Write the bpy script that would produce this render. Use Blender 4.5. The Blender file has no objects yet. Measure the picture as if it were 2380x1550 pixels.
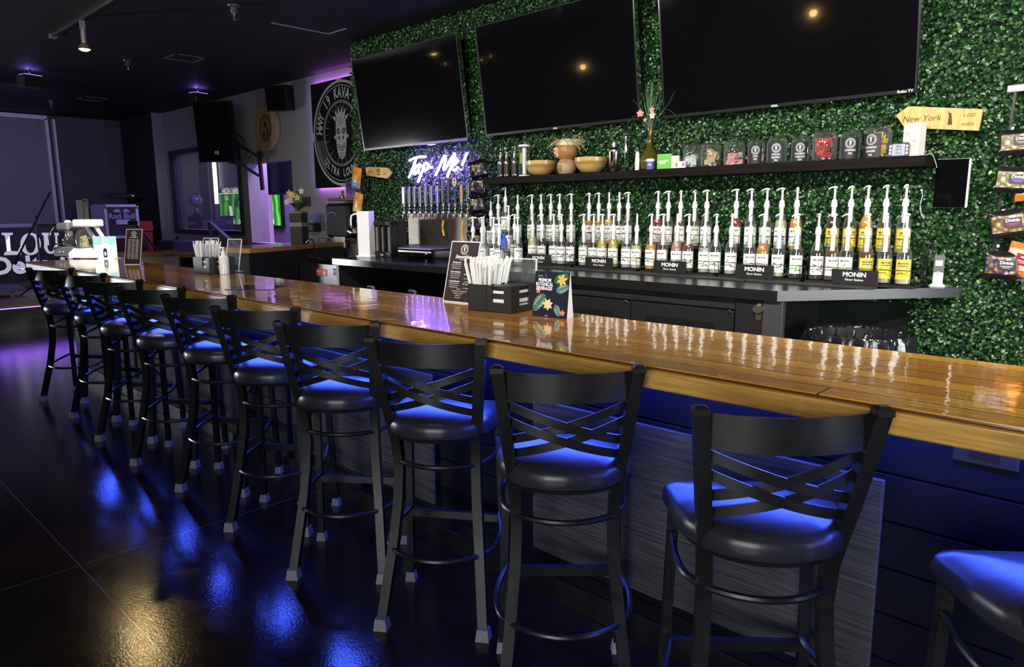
import bpy, math, random
import numpy as np
from mathutils import Vector, Matrix, Euler
random.seed(7)
S=bpy.context.scene; C=S.collection; PI=math.pi
def R(d): return math.radians(d)
# ------------------------------------------------------------------ camera
CAM=Vector((0,-1.668,1.485)); FPX=1679.3; YAW,PIT,ROL=R(43.96),R(9.64),R(-.38)
_f=Vector((-math.sin(YAW)*math.cos(PIT),math.cos(YAW)*math.cos(PIT),-math.sin(PIT)))
_r=Vector((math.cos(YAW),math.sin(YAW),0)); _u=_r.cross(_f)
_r,_u=(math.cos(ROL)*_r+math.sin(ROL)*_u),(-math.sin(ROL)*_r+math.cos(ROL)*_u)
cd=bpy.data.cameras.new('camera'); cam=bpy.data.objects.new('camera',cd); C.objects.link(cam)
cd.sensor_width=36; cd.sensor_fit='HORIZONTAL'; cd.lens=FPX*36/2380; cd.clip_start=.02; cd.clip_end=60
cam.matrix_world=Matrix(((_r.x,_u.x,-_f.x,CAM.x),(_r.y,_u.y,-_f.y,CAM.y),(_r.z,_u.z,-_f.z,CAM.z),(0,0,0,1)))
S.camera=cam
def W(px,py,**k):                       # survey: a sight line of the photo meets a known plane of the room
    d=(px-1190)/FPX*_r+(775-py)/FPX*_u+_f
    a,v=list(k.items())[0]; i='xyz'.index(a); t=(v-CAM[i])/d[i]; return CAM+t*d
# ------------------------------------------------------------------ view, world
S.view_settings.view_transform='Standard'; S.view_settings.look='None'; S.view_settings.gamma=1
S.view_settings.use_curve_mapping=False; S.view_settings.exposure=0.0
w=bpy.data.worlds.new('world'); S.world=w; w.use_nodes=True
w.node_tree.nodes['Background'].inputs[0].default_value=(.35,.36,.5,1); w.node_tree.nodes['Background'].inputs[1].default_value=.05
# ------------------------------------------------------------------ room constants (metres)
YI,YS,ZS,YC,ZC,YG,ZT=2.86,2.62,1.757,2.02,1.06,3.53,3.203
XIV=-6.62                               # left end of the foliage wall
XEND=-15.1                              # wall behind the stage
YF=-5.6; XR=3.2                         # front wall behind the camera, right wall
BW,BT=.679,.053; BX0,BX1=-7.72,2.2      # bar depth, top thickness, ends
# ------------------------------------------------------------------ lights
def area(n,loc,tgt,sx,sy,p,col,spread=180):
    l=bpy.data.lights.new(n,'AREA'); l.shape='RECTANGLE'; l.size=sx; l.size_y=sy; l.energy=p; l.color=col; l.spread=R(spread)
    o=bpy.data.objects.new(n,l); C.objects.link(o); o.location=loc
    d=Vector(tgt)-Vector(loc); o.rotation_euler=d.to_track_quat('-Z','Y').to_euler(); return o
def spot(n,loc,tgt,p,col,ang,blend=.6,rad=.03):
    l=bpy.data.lights.new(n,'SPOT'); l.energy=p; l.color=col; l.spot_size=R(ang); l.spot_blend=blend; l.shadow_soft_size=rad
    o=bpy.data.objects.new(n,l); C.objects.link(o); o.location=loc
    d=Vector(tgt)-Vector(loc); o.rotation_euler=d.to_track_quat('-Z','Y').to_euler(); return o
def point(n,loc,p,col,rad=.05):
    l=bpy.data.lights.new(n,'POINT'); l.energy=p; l.color=col; l.shadow_soft_size=rad
    o=bpy.data.objects.new(n,l); C.objects.link(o); o.location=loc; return o
WIN=[(-.6,2.6,.9,2.5)]                   # opening of the front wall: x0,x1,z0,z1
WRY=(-.5,2.5,.25,2.2)                      # window of the right wall: y0,y1,z0,z1
WLY=(-4.8,-3.7,.3,1.15)                     # unseen opening added low in the left end wall: y0,y1,z0,z1
area('daylight_near',(1.0,YF+.05,1.7),(-.6,3,1.2),3.1,1.55,150,(.95,.98,1),150)
area('daylight_far',(XEND+.12,-4.25,.72),(-6,-.5,.8),1.0,.8,70,(.93,.96,1),80)  # lights the far stools; added opening kept out of the television reflections
area('daylight_right',(XR-.04,1.0,1.25),(-1.2,1.0,1.1),2.9,1.85,125,(.95,.98,1),150)
for _x,_p in((1.1,420),(-.35,360),(-1.9,290),(-3.4,230),(-4.9,165),(-6.4,110)): spot('unseen_flood',(_x,-.75,ZT-.06),(_x-.15,2.5,1.25),_p,(1,.95,.86),96,.9,.05)  # unseen lamps without fittings, added to brighten bar top, bottles and foliage
spot('unseen_flood',(-4.6,.30,ZT-.06),(-7.75,.52,1.27),1000,(1,.98,.95),13,.5,.05)  # unseen narrow spot added to whiten the drink machine
spot('unseen_flood',(-3.3,-.9,ZT-.06),(-5.87,2.35,1.3),190,(1,.97,.92),15,.7,.05)  # another unseen spot, added for the white column
BLUE=(.045,.095,1.0)
area('under_bar_glow',((BX0+BX1)/2,.262,.972),((BX0+BX1)/2,-.55,.0),BX1-BX0-.2,.02,105,BLUE)
area('hatch_glow',(-8.9,YG+.5,2.3),(-10.0,YG+.1,1.6),.5,1.0,32,(.28,.20,1))
area('back_room_glow',(-11.3,4.4,3.0),(-11.3,4.6,0),2.5,1.2,190,(.36,.24,1))
area('back_room_warm',(-9.2,4.3,3.0),(-9.6,5,1),.6,.6,34,(1,.72,.5))
area('stage_wash',(-11.8,.6,3.05),(-14.4,1.6,1.4),1.2,.4,16,(.42,.32,1),140)
area('stage_lip_glow',(-10.62,0,.29),(-10.2,0,0),.03,6,5,(.3,.1,1)).rotation_euler=(0,R(-35),0)
# ------------------------------------------------------------------ materials
MATS={}
def mat(n,col=(.5,.5,.5),rough=.5,metal=0,em=None,es=0,coat=0,trans=0,ior=1.45,var=.12,sc=8,bump=0,bsc=60,spec=.5,rv=0,sheen=0,alpha=1,crough=.05,stretch=None):
    if n in MATS: return MATS[n]
    m=bpy.data.materials.new(n); m.use_nodes=True; nt=m.node_tree; N=nt.nodes; L=nt.links; b=N['Principled BSDF']; MATS[n]=m
    b.inputs['Base Color'].default_value=(*col,1); b.inputs['Roughness'].default_value=rough; b.inputs['Metallic'].default_value=metal
    b.inputs['IOR'].default_value=ior; b.inputs['Specular IOR Level'].default_value=spec; b.inputs['Transmission Weight'].default_value=trans
    b.inputs['Coat Weight'].default_value=coat; b.inputs['Coat Roughness'].default_value=crough; b.inputs['Alpha'].default_value=alpha
    if em: b.inputs['Emission Color'].default_value=(*em,1); b.inputs['Emission Strength'].default_value=es
    tc=N.new('ShaderNodeTexCoord'); mp=N.new('ShaderNodeMapping'); L.new(tc.outputs['Object'],mp.inputs[0])
    if stretch: mp.inputs['Scale'].default_value=stretch
    if var>0 or rv>0:
        nz=N.new('ShaderNodeTexNoise'); nz.inputs['Scale'].default_value=sc; nz.inputs['Detail'].default_value=5; L.new(mp.outputs[0],nz.inputs['Vector'])
        if var>0:
            mx=N.new('ShaderNodeMix'); mx.data_type='RGBA'
            mx.inputs['A'].default_value=(*[c*(1-var) for c in col],1); mx.inputs['B'].default_value=(*[min(1,c*(1+var)) for c in col],1)
            L.new(nz.outputs['Fac'],mx.inputs['Factor']); L.new(mx.outputs['Result'],b.inputs['Base Color'])
        if rv>0:
            mr=N.new('ShaderNodeMapRange'); mr.inputs['To Min'].default_value=max(0,rough-rv); mr.inputs['To Max'].default_value=rough+rv
            L.new(nz.outputs['Fac'],mr.inputs['Value']); L.new(mr.outputs[0],b.inputs['Roughness'])
    if bump>0:
        n2=N.new('ShaderNodeTexNoise'); n2.inputs['Scale'].default_value=bsc; n2.inputs['Detail'].default_value=3; L.new(mp.outputs[0],n2.inputs['Vector'])
        bp=N.new('ShaderNodeBump'); bp.inputs['Strength'].default_value=bump; bp.inputs['Distance'].default_value=.01
        L.new(n2.outputs['Fac'],bp.inputs['Height']); L.new(bp.outputs[0],b.inputs['Normal'])
    return m
def glassmat(n,tint=(.93,.96,.95),refl=1.0,rough=.02,edge=.35):
    "thin glass wall: Schlick reflection, tint deepening where the wall is seen edge-on"
    if n in MATS: return MATS[n]
    m=bpy.data.materials.new(n); m.use_nodes=True; nt=m.node_tree; N=nt.nodes; L=nt.links; N.remove(N['Principled BSDF']); MATS[n]=m
    o=N['Material Output']; lw=N.new('ShaderNodeLayerWeight'); lw.inputs[0].default_value=.5
    def M_(op,a,b):
        q=N.new('ShaderNodeMath'); q.operation=op
        if isinstance(a,(int,float)): q.inputs[0].default_value=a
        else: L.new(a,q.inputs[0])
        q.inputs[1].default_value=b; return q.outputs[0]
    p5=M_('POWER',lw.outputs['Facing'],3); f=M_('MULTIPLY',p5,.75*min(refl,1.1)); ad=M_('ADD',f,.06*refl)
    p3=M_('POWER',lw.outputs['Facing'],1.8)
    mc=N.new('ShaderNodeMix'); mc.data_type='RGBA'; mc.inputs['A'].default_value=(*tint,1); mc.inputs['B'].default_value=(*[c*edge for c in tint],1); L.new(p3,mc.inputs['Factor'])
    t=N.new('ShaderNodeBsdfTransparent'); L.new(mc.outputs['Result'],t.inputs[0])
    g=N.new('ShaderNodeBsdfGlossy'); g.inputs['Roughness'].default_value=rough
    mx=N.new('ShaderNodeMixShader'); L.new(ad,mx.inputs[0]); df=N.new('ShaderNodeBsdfDiffuse'); df.inputs[0].default_value=(.8,.85,.82,1); m2=N.new('ShaderNodeMixShader'); hz=M_('MULTIPLY',p3,.22 if refl>0 else 0); hz=M_('ADD',hz,.02); L.new(hz,m2.inputs[0]); L.new(t.outputs[0],m2.inputs[1]); L.new(df.outputs[0],m2.inputs[2])
    L.new(m2.outputs[0],mx.inputs[1]); L.new(g.outputs[0],mx.inputs[2]); L.new(mx.outputs[0],o.inputs[0])
    return m
def nodes(m): return m.node_tree.nodes,m.node_tree.links,m.node_tree.nodes['Principled BSDF']
def wood_bar():
    m=mat('varnished_bar_wood',(.5,.26,.07),.22,coat=1,crough=.045,var=0); N,L,b=nodes(m)
    tc=N.new('ShaderNodeTexCoord'); br=N.new('ShaderNodeTexBrick'); L.new(tc.outputs['Object'],br.inputs['Vector'])
    br.inputs['Color1'].default_value=(.74,.34,.035,1); br.inputs['Color2'].default_value=(.44,.165,.014,1); br.inputs['Mortar'].default_value=(.08,.03,.007,1)
    br.inputs['Scale'].default_value=1; br.inputs['Brick Width'].default_value=1.45; br.inputs['Row Height'].default_value=.085; br.inputs['Mortar Size'].default_value=.0034; br.offset=.43; br.inputs['Bias'].default_value=.1
    mp=N.new('ShaderNodeMapping'); mp.inputs['Scale'].default_value=(1.6,38,20); L.new(tc.outputs['Object'],mp.inputs[0])
    nz=N.new('ShaderNodeTexNoise'); nz.inputs['Scale'].default_value=3; nz.inputs['Detail'].default_value=7; L.new(mp.outputs[0],nz.inputs['Vector'])
    cr=N.new('ShaderNodeValToRGB'); cr.color_ramp.elements[0].position=.3; cr.color_ramp.elements[0].color=(.62,.6,.55,1); cr.color_ramp.elements[1].position=.7; cr.color_ramp.elements[1].color=(1.15,1.15,1.15,1); L.new(nz.outputs['Fac'],cr.inputs[0])
    mx=N.new('ShaderNodeMix'); mx.data_type='RGBA'; mx.blend_type='MULTIPLY'; mx.inputs['Factor'].default_value=.8
    L.new(br.outputs['Color'],mx.inputs['A']); L.new(cr.outputs[0],mx.inputs['B']); L.new(mx.outputs['Result'],b.inputs['Base Color'])
    n2=N.new('ShaderNodeTexNoise'); n2.inputs['Scale'].default_value=7; n2.inputs['Detail'].default_value=4; L.new(tc.outputs['Object'],n2.inputs['Vector'])
    ad=N.new('ShaderNodeMath'); ad.operation='MULTIPLY_ADD'; ad.inputs[1].default_value=-.25; L.new(br.outputs['Fac'],ad.inputs[0]); L.new(n2.outputs['Fac'],ad.inputs[2])
    bp=N.new('ShaderNodeBump'); bp.inputs['Strength'].default_value=.16; bp.inputs['Distance'].default_value=.01; L.new(ad.outputs[0],bp.inputs['Height']); L.new(bp.outputs[0],b.inputs['Normal']); L.new(bp.outputs[0],b.inputs['Coat Normal'])
    return m
def grainwood(n,c1,c2,sc=(1,30,30),rough=.4,coat=0,s=3):
    if n in MATS: return MATS[n]
    m=mat(n,c1,rough,var=0,coat=coat); N,L,b=nodes(m)
    tc=N.new('ShaderNodeTexCoord'); mp=N.new('ShaderNodeMapping'); mp.inputs['Scale'].default_value=sc; L.new(tc.outputs['Object'],mp.inputs[0])
    nz=N.new('ShaderNodeTexNoise'); nz.inputs['Scale'].default_value=s; nz.inputs['Detail'].default_value=8; nz.inputs['Roughness'].default_value=.65; L.new(mp.outputs[0],nz.inputs['Vector'])
    cr=N.new('ShaderNodeValToRGB'); cr.color_ramp.elements[0].position=.35; cr.color_ramp.elements[0].color=(*c2,1); cr.color_ramp.elements[1].position=.68; cr.color_ramp.elements[1].color=(*c1,1)
    L.new(nz.outputs['Fac'],cr.inputs[0]); L.new(cr.outputs[0],b.inputs['Base Color'])
    bp=N.new('ShaderNodeBump'); bp.inputs['Strength'].default_value=.15; bp.inputs['Distance'].default_value=.005; L.new(nz.outputs['Fac'],bp.inputs['Height']); L.new(bp.outputs[0],b.inputs['Normal'])
    return m
def gridmat(n,c1,c2,mort,bw,rh,ms,rough,bump=.3,spec=.5):
    m=mat(n,c1,rough,var=0,spec=spec); N,L,b=nodes(m)
    tc=N.new('ShaderNodeTexCoord'); br=N.new('ShaderNodeTexBrick'); L.new(tc.outputs['Object'],br.inputs['Vector']); br.offset=0
    for k,v in (('Color1',c1),('Color2',c2),('Mortar',mort)): br.inputs[k].default_value=(*v,1)
    br.inputs['Scale'].default_value=1; br.inputs['Brick Width'].default_value=bw; br.inputs['Row Height'].default_value=rh; br.inputs['Mortar Size'].default_value=ms
    L.new(br.outputs['Color'],b.inputs['Base Color'])
    n2=N.new('ShaderNodeTexNoise'); n2.inputs['Scale'].default_value=60; L.new(tc.outputs['Object'],n2.inputs['Vector'])
    bp=N.new('ShaderNodeBump'); bp.inputs['Strength'].default_value=bump; bp.inputs['Distance'].default_value=.01; L.new(n2.outputs['Fac'],bp.inputs['Height']); L.new(bp.outputs[0],b.inputs['Normal'])
    return m
def floormat():
    m=mat('stained_concrete',(.012,.01,.009),.2,var=0,coat=.35,crough=.07,spec=.4); N,L,b=nodes(m)
    tc=N.new('ShaderNodeTexCoord'); nz=N.new('ShaderNodeTexNoise'); nz.inputs['Scale'].default_value=1.3; nz.inputs['Detail'].default_value=9; nz.inputs['Roughness'].default_value=.62; L.new(tc.outputs['Object'],nz.inputs['Vector'])
    cr=N.new('ShaderNodeValToRGB'); e=cr.color_ramp.elements; e[0].position=.3; e[0].color=(.004,.0035,.0035,1); e[1].position=.75; e[1].color=(.026,.015,.008,1); L.new(nz.outputs['Fac'],cr.inputs[0])
    # saw-cut control joints: one along Y, one along X
    sx=N.new('ShaderNodeSeparateXYZ'); L.new(tc.outputs['Object'],sx.inputs[0])
    def line(ax,v,wd):
        a=N.new('ShaderNodeMath'); a.operation='SUBTRACT'; a.inputs[1].default_value=v; L.new(sx.outputs[ax],a.inputs[0])
        c=N.new('ShaderNodeMath'); c.operation='ABSOLUTE'; L.new(a.outputs[0],c.inputs[0])
        d=N.new('ShaderNodeMath'); d.operation='LESS_THAN'; d.inputs[1].default_value=wd; L.new(c.outputs[0],d.inputs[0]); return d
    l1=line(0,-3.34,.0025); l2=line(1,-.88,.0025); l3=line(0,-8.4,.003); l4=line(1,-4.6,.003)
    cur=l1
    for l in (l2,l3,l4):
        mm=N.new('ShaderNodeMath'); mm.operation='MAXIMUM'; L.new(cur.outputs[0],mm.inputs[0]); L.new(l.outputs[0],mm.inputs[1]); cur=mm
    mx=N.new('ShaderNodeMix'); mx.data_type='RGBA'; mx.inputs['B'].default_value=(.12,.11,.09,1); L.new(cur.outputs[0],mx.inputs['Factor']); L.new(cr.outputs[0],mx.inputs['A']); L.new(mx.outputs['Result'],b.inputs['Base Color'])
    n3=N.new('ShaderNodeTexNoise'); n3.inputs['Scale'].default_value=9; n3.inputs['Detail'].default_value=10; n3.inputs['Roughness'].default_value=.7; L.new(tc.outputs['Object'],n3.inputs['Vector'])
    mr=N.new('ShaderNodeMapRange'); mr.inputs['To Min'].default_value=.07; mr.inputs['To Max'].default_value=.24; L.new(n3.outputs['Fac'],mr.inputs['Value']); L.new(mr.outputs[0],b.inputs['Roughness'])
    n2=N.new('ShaderNodeTexNoise'); n2.inputs['Scale'].default_value=110; n2.inputs['Detail'].default_value=4; L.new(tc.outputs['Object'],n2.inputs['Vector'])
    bp=N.new('ShaderNodeBump'); bp.inputs['Strength'].default_value=.12; bp.inputs['Distance'].default_value=.004; L.new(n2.outputs['Fac'],bp.inputs['Height']); L.new(bp.outputs[0],b.inputs['Normal']); L.new(bp.outputs[0],b.inputs['Coat Normal'])
    return m
def leafmat():
    m=mat('boxwood_leaf',(.03,.12,.03),.3,var=0,spec=.7); N,L,b=nodes(m)
    a=N.new('ShaderNodeAttribute'); a.attribute_name='tone'; cr=N.new('ShaderNodeValToRGB'); e=cr.color_ramp.elements
    e[0].color=(.003,.018,.006,1); e[1].color=(.10,.24,.05,1); k=e.new(.55); k.color=(.012,.060,.015,1); L.new(a.outputs['Fac'],cr.inputs[0]); L.new(cr.outputs[0],b.inputs['Base Color']); return m
BLK=mat('black_metal',(.026,.026,.027),.34,metal=.6,rv=.12,sc=25,bump=.03,bsc=300)
BLKP=mat('black_plastic',(.015,.015,.016),.38)
BLKL=mat('black_laminate',(.012,.012,.013),.25,coat=.3,crough=.2)
WHT=mat('white_plastic',(.85,.85,.84),.35,var=.02)
PAP=mat('white_paper',(.86,.86,.84),.7,var=.03)
CHR=mat('chrome',(.75,.75,.76),.12,metal=1,var=.05)
STL=mat('brushed_steel',(.42,.41,.39),.3,metal=1,rv=.08,sc=6,stretch=(1,1,20))
TINK=mat('white_ink',(.8,.8,.8),.6,var=.02); BINK=mat('black_ink',(.01,.01,.01),.6,var=.02)
GL=glassmat('clear_glass',(.96,.98,.97)); ACR=glassmat('clear_acrylic',(.95,.96,.97),1.3)
# ------------------------------------------------------------------ mesh builder
class MB:
    def __init__(s): s.v=[];s.f=[];s.m=[];s.T=None
    def add(s,vs,fs,mi=0):
        o=len(s.v)
        for p in vs:
            p=Vector(p); s.v.append(tuple(s.T@p) if s.T is not None else tuple(p))
        for f in fs: s.f.append(tuple(i+o for i in f)); s.m.append(mi)
        return s
    def box(s,x0,x1,y0,y1,z0,z1,b=0,mi=0):
        if x1<x0:x0,x1=x1,x0
        if y1<y0:y0,y1=y1,y0
        if z1<z0:z0,z1=z1,z0
        b=min(b,(x1-x0)*.45,(y1-y0)*.45,(z1-z0)*.45)
        if b<=0:
            return s.add([(x,y,z) for x in(x0,x1) for y in(y0,y1) for z in(z0,z1)],[(0,1,3,2),(4,6,7,5),(0,4,5,1),(2,3,7,6),(0,2,6,4),(1,5,7,3)],mi)
        V=[];idx={}
        lo=(x0,y0,z0);hi=(x1,y1,z1)
        for sx in(0,1):
            for sy in(0,1):
                for sz in(0,1):
                    sg=(sx,sy,sz)
                    for ax in range(3):
                        p=[ (hi[k] if sg[k] else lo[k]) if k==ax else ((hi[k]-b) if sg[k] else (lo[k]+b)) for k in range(3)]
                        idx[(sg,ax)]=len(V);V.append(p)
        F=[]
        for ax in range(3):
            o=[k for k in range(3) if k!=ax]
            for sd in(0,1):
                q=[]
                for a,c in((0,0),(1,0),(1,1),(0,1)):
                    sg=[0,0,0];sg[ax]=sd;sg[o[0]]=a;sg[o[1]]=c;q.append(idx[(tuple(sg),ax)])
                F.append(q)
            # edges parallel to ax
            for a in(0,1):
                for c in(0,1):
                    g0=[0,0,0];g0[o[0]]=a;g0[o[1]]=c;g1=list(g0);g1[ax]=1
                    F.append([idx[(tuple(g0),o[0])],idx[(tuple(g1),o[0])],idx[(tuple(g1),o[1])],idx[(tuple(g0),o[1])]])
        for sx in(0,1):
            for sy in(0,1):
                for sz in(0,1): F.append([idx[((sx,sy,sz),0)],idx[((sx,sy,sz),1)],idx[((sx,sy,sz),2)]])
        return s.add(V,F,mi)
    def lathe(s,pr,n=20,c=(0,0,0),mi=0,a0=0,a1=2*PI,cap=True):
        full=abs(a1-a0-2*PI)<1e-6; k=n if full else n+1; V=[];F=[]
        for r,z in pr:
            for i in range(k):
                a=a0+(a1-a0)*i/n; V.append((c[0]+r*math.cos(a),c[1]+r*math.sin(a),c[2]+z))
        for j in range(len(pr)-1):
            for i in range(n):
                i2=(i+1)%k; F.append((j*k+i,j*k+i2,(j+1)*k+i2,(j+1)*k+i))
        if cap and full:
            if pr[0][0]>1e-5: F.append(tuple(range(k))[::-1])
            if pr[-1][0]>1e-5: F.append(tuple((len(pr)-1)*k+i for i in range(k)))
        return s.add(V,F,mi)
    def sweep(s,pts,prof,up=(0,0,1),closed=False,mi=0,scales=None):
        pts=[Vector(p) for p in pts]; n=len(pts); k=len(prof); V=[];F=[]; up=Vector(up)
        for i,p in enumerate(pts):
            if closed: t=pts[(i+1)%n]-pts[i-1]
            else: t=pts[min(i+1,n-1)]-pts[max(i-1,0)]
            t.normalize(); x=t.cross(up)
            if x.length<1e-4: x=t.cross(Vector((0,1,.01)))
            x.normalize(); y=x.cross(t); sc=scales[i] if scales else 1
            for a,b in prof: V.append(p+x*a*sc+y*b*sc)
        for i in range(n if closed else n-1):
            j=(i+1)%n
            for q in range(k): F.append((i*k+q,i*k+(q+1)%k,j*k+(q+1)%k,j*k+q))
        if not closed: F.append(tuple(range(k))[::-1]); F.append(tuple((n-1)*k+q for q in range(k)))
        return s.add(V,F,mi)
    def tube(s,pts,r,n=8,closed=False,mi=0,up=(0,0,1),scales=None):
        return s.sweep(pts,[(r*math.cos(2*PI*i/n),r*math.sin(2*PI*i/n)) for i in range(n)],up,closed,mi,scales)
    def bar(s,pts,wd,h,mi=0,up=(0,0,1),closed=False):
        return s.sweep(pts,[(-wd/2,-h/2),(wd/2,-h/2),(wd/2,h/2),(-wd/2,h/2)],up,closed,mi)
    def prism(s,poly,z0,z1,mi=0):
        n=len(poly); V=[(x,y,z0) for x,y in poly]+[(x,y,z1) for x,y in poly]
        F=[tuple(range(n))[::-1],tuple(range(n,2*n))]+[(i,(i+1)%n,(i+1)%n+n,i+n) for i in range(n)]
        return s.add(V,F,mi)
    def poly(s,pts,z=0,mi=0): return s.add([(x,y,z) for x,y in pts],[tuple(range(len(pts)))],mi)
    def ring(s,cx,cy,r0,r1,z=0,n=48,mi=0,a0=0,a1=2*PI,sx=1):
        V=[];F=[]
        for i in range(n+1):
            a=a0+(a1-a0)*i/n
            for r in(r0,r1): V.append((cx+sx*r*math.cos(a),cy+r*math.sin(a),z))
        for i in range(n): F.append((2*i,2*i+1,2*i+3,2*i+2))
        return s.add(V,F,mi)
    def disc(s,cx,cy,r,z=0,n=24,mi=0,sx=1): return s.poly([(cx+sx*r*math.cos(2*PI*i/n),cy+r*math.sin(2*PI*i/n)) for i in range(n)],z,mi)
    def sphere(s,c,r,n=12,mi=0,sz=1):
        return s.lathe([(r*math.sin(PI*i/(n//2+2)) if 0<i<n//2+2 else 0.0,-r*sz*math.cos(PI*i/(n//2+2))) for i in range(n//2+3)],n,c,mi,cap=False)
    def build(s,name,ms,parent=None,loc=None,rot=None,smooth=True,**tags):
        me=bpy.data.meshes.new(name); me.from_pydata(s.v,[],s.f); 
        for m in (ms if isinstance(ms,(list,tuple)) else [ms]): me.materials.append(m)
        me.polygons.foreach_set('material_index',s.m)
        if smooth:
            me.polygons.foreach_set('use_smooth',[True]*len(s.f)); me.set_sharp_from_angle(angle=R(32))
        me.update(); o=bpy.data.objects.new(name,me); C.objects.link(o)
        if parent: o.parent=parent
        if loc is not None: o.location=loc
        if rot is not None: o.rotation_euler=rot
        for k,v in tags.items():
            if v: o[{'cat':'category'}.get(k,k)]=v
        return o
def thing(name,label,cat,loc=(0,0,0),rz=0,group=None,rot=None):
    o=bpy.data.objects.new(name,None); C.objects.link(o); o.empty_display_size=.05; o.location=loc; o.rotation_euler=rot or (0,0,rz)
    o['label']=label; o['category']=cat
    if group:o['group']=group
    return o
def copy_tree(o,parent=None):
    c=o.copy(); C.objects.link(c)
    if parent: c.parent=parent
    for ch in list(o.children): copy_tree(ch,c)
    return c
def dup(o,label,loc,rz=None,rot=None):
    c=copy_tree(o); c.location=loc; c['label']=label
    if rz is not None: c.rotation_euler=(0,0,rz)
    if rot is not None: c.rotation_euler=rot
    return c
# text turned into mesh; glyph layout cached
TXT={}
def text(mb,body,size,M=None,mi=0,shear=0,bold=0,align='CENTER',sx=1,wrap=0):
    key=(body,shear,bold,align)
    if key not in TXT:
        cu=bpy.data.curves.new('t','FONT'); cu.body=body; cu.size=1; cu.shear=shear; cu.offset=bold; cu.align_x=align; cu.align_y='CENTER'; cu.resolution_u=3
        ob=bpy.data.objects.new('t',cu); C.objects.link(ob); dg=bpy.context.evaluated_depsgraph_get()
        me=bpy.data.meshes.new_from_object(ob.evaluated_get(dg)); TXT[key]=([tuple(v.co) for v in me.vertices],[tuple(p.vertices) for p in me.polygons])
        bpy.data.objects.remove(ob); bpy.data.curves.remove(cu); bpy.data.meshes.remove(me)
    V,F=TXT[key]; M=M or Matrix()
    P=[]
    for v in V:
        p=Vector((v[0]*size*sx,v[1]*size,0))
        q=M@p; P.append(q)
    mb.add(P,F,mi)
    return mb
def T(x,y,z=0,rz=0,rx=0): return Matrix.Translation((x,y,z))@Matrix.Rotation(rz,4,'Z')@Matrix.Rotation(rx,4,'X')
WALLROT=Matrix.Rotation(PI/2,4,'X')     # XY drawing stood up, facing -Y
def arc_text(mb,body,size,r,a_mid,step,z=0,mi=0,out=True,sx=.7,bold=.03):
    n=len(body)
    for i,ch in enumerate(body):
        if ch==' ':continue
        if out: a=a_mid-step*(i-(n-1)/2); M=T(r*math.cos(a),r*math.sin(a),z,a-PI/2)
        else: a=a_mid+step*(i-(n-1)/2); M=T(r*math.cos(a),r*math.sin(a),z,a+PI/2)
        text(mb,ch,size,M,mi,bold=bold,sx=sx)
def tiki(mb,s,cx=0,cy=0,z=0,wi=0,bi=1,detail=True):
    "carved-mask emblem, drawn flat: light shapes (wi) with dark cuts (bi)"
    def P(pts,zz,mi): mb.poly([(cx+x*s,cy+y*s) for x,y in pts],z+zz,mi)
    P([(-.2,-.62),(-.1,-.72),(0,-.76),(.1,-.72),(.2,-.62),(.27,-.3),(.3,.1),(.27,.42),(.16,.58),(0,.63),(-.16,.58),(-.27,.42),(-.3,.1),(-.27,-.3)],.0,wi)
    for a in (-62,-36,-12,12,36,62):
        c,sn=math.cos(R(90-a)),math.sin(R(90-a)); bx,by=.3*c,.34+.28*sn; nx,ny=-sn*.07,c*.07
        P([(bx+nx,by+ny),(bx-nx,by-ny),(bx+.24*c,by+.26*sn)],.0,wi)
    for sg in(-1,1): P([(sg*.3,-.02),(sg*.38,.0),(sg*.39,-.1),(sg*.31,-.14)],.0,wi)
    e=.0006
    for sg in(-1,1):
        P([(sg*.05,.12),(sg*.12,.2),(sg*.24,.18),(sg*.25,.08),(sg*.16,.0),(sg*.07,.03)],e,bi)
        P([(sg*.06,-.08),(sg*.13,-.02),(sg*.17,-.1),(sg*.1,-.17)],e,bi)
        if detail:
            P([(sg*.02,.55),(sg*.035,.55),(sg*.03,.26),(sg*.015,.24)],e,bi); P([(sg*.08,.53),(sg*.1,.52),(sg*.14,.28),(sg*.125,.28)],e,bi)
            P([(sg*.17,.48),(sg*.185,.46),(sg*.22,.24),(sg*.205,.25)],e,bi); P([(sg*.11,.1),(sg*.15,.14),(sg*.2,.12),(sg*.15,.06)],e*2,wi)
    P([(-.22,-.26),(0,-.33),(.22,-.26),(.2,-.42),(0,-.5),(-.2,-.42)],e,bi)
    if detail:
        for i in range(7): x=-.17+i*.056; yt=-.295-.03*(1-abs(x)/.2); P([(x-.02,yt),(x+.02,yt),(x+.015,-.38),(x-.015,-.38)],e*2,wi); P([(x-.018,-.395),(x+.018,-.395),(x+.02,-.42-.04*(1-abs(x)/.2)),(x-.02,-.42-.04*(1-abs(x)/.2))],e*2,wi)
        for k in(-.56,-.62,-.68): P([(-.17,k+.02),(0,k-.02),(.17,k+.02),(.17,k+.035),(0,k-.003),(-.17,k+.035)],e,bi)
def emblem(mb,s,cx=0,cy=0,z=0,wi=0,bi=1,detail=False,sx=1):
    o=len(mb.v)
    mb.ring(cx,cy,s*.93,s,z,mi=wi); mb.ring(cx,cy,s*.62,s*.65,z,mi=wi)
    if detail: mb.ring(cx,cy,s*.88,s*.90,z,mi=wi); mb.ring(cx,cy,s*.585,s*.6,z,mi=wi)
    n=22 if not detail else 0
    for i in range(n):
        a=2*PI*i/n; mb.ring(cx,cy,s*.72,s*.84,z,2,wi,a-.07,a+.07)
    tiki(mb,s*.62,cx,cy,z,wi,bi,detail)
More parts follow.
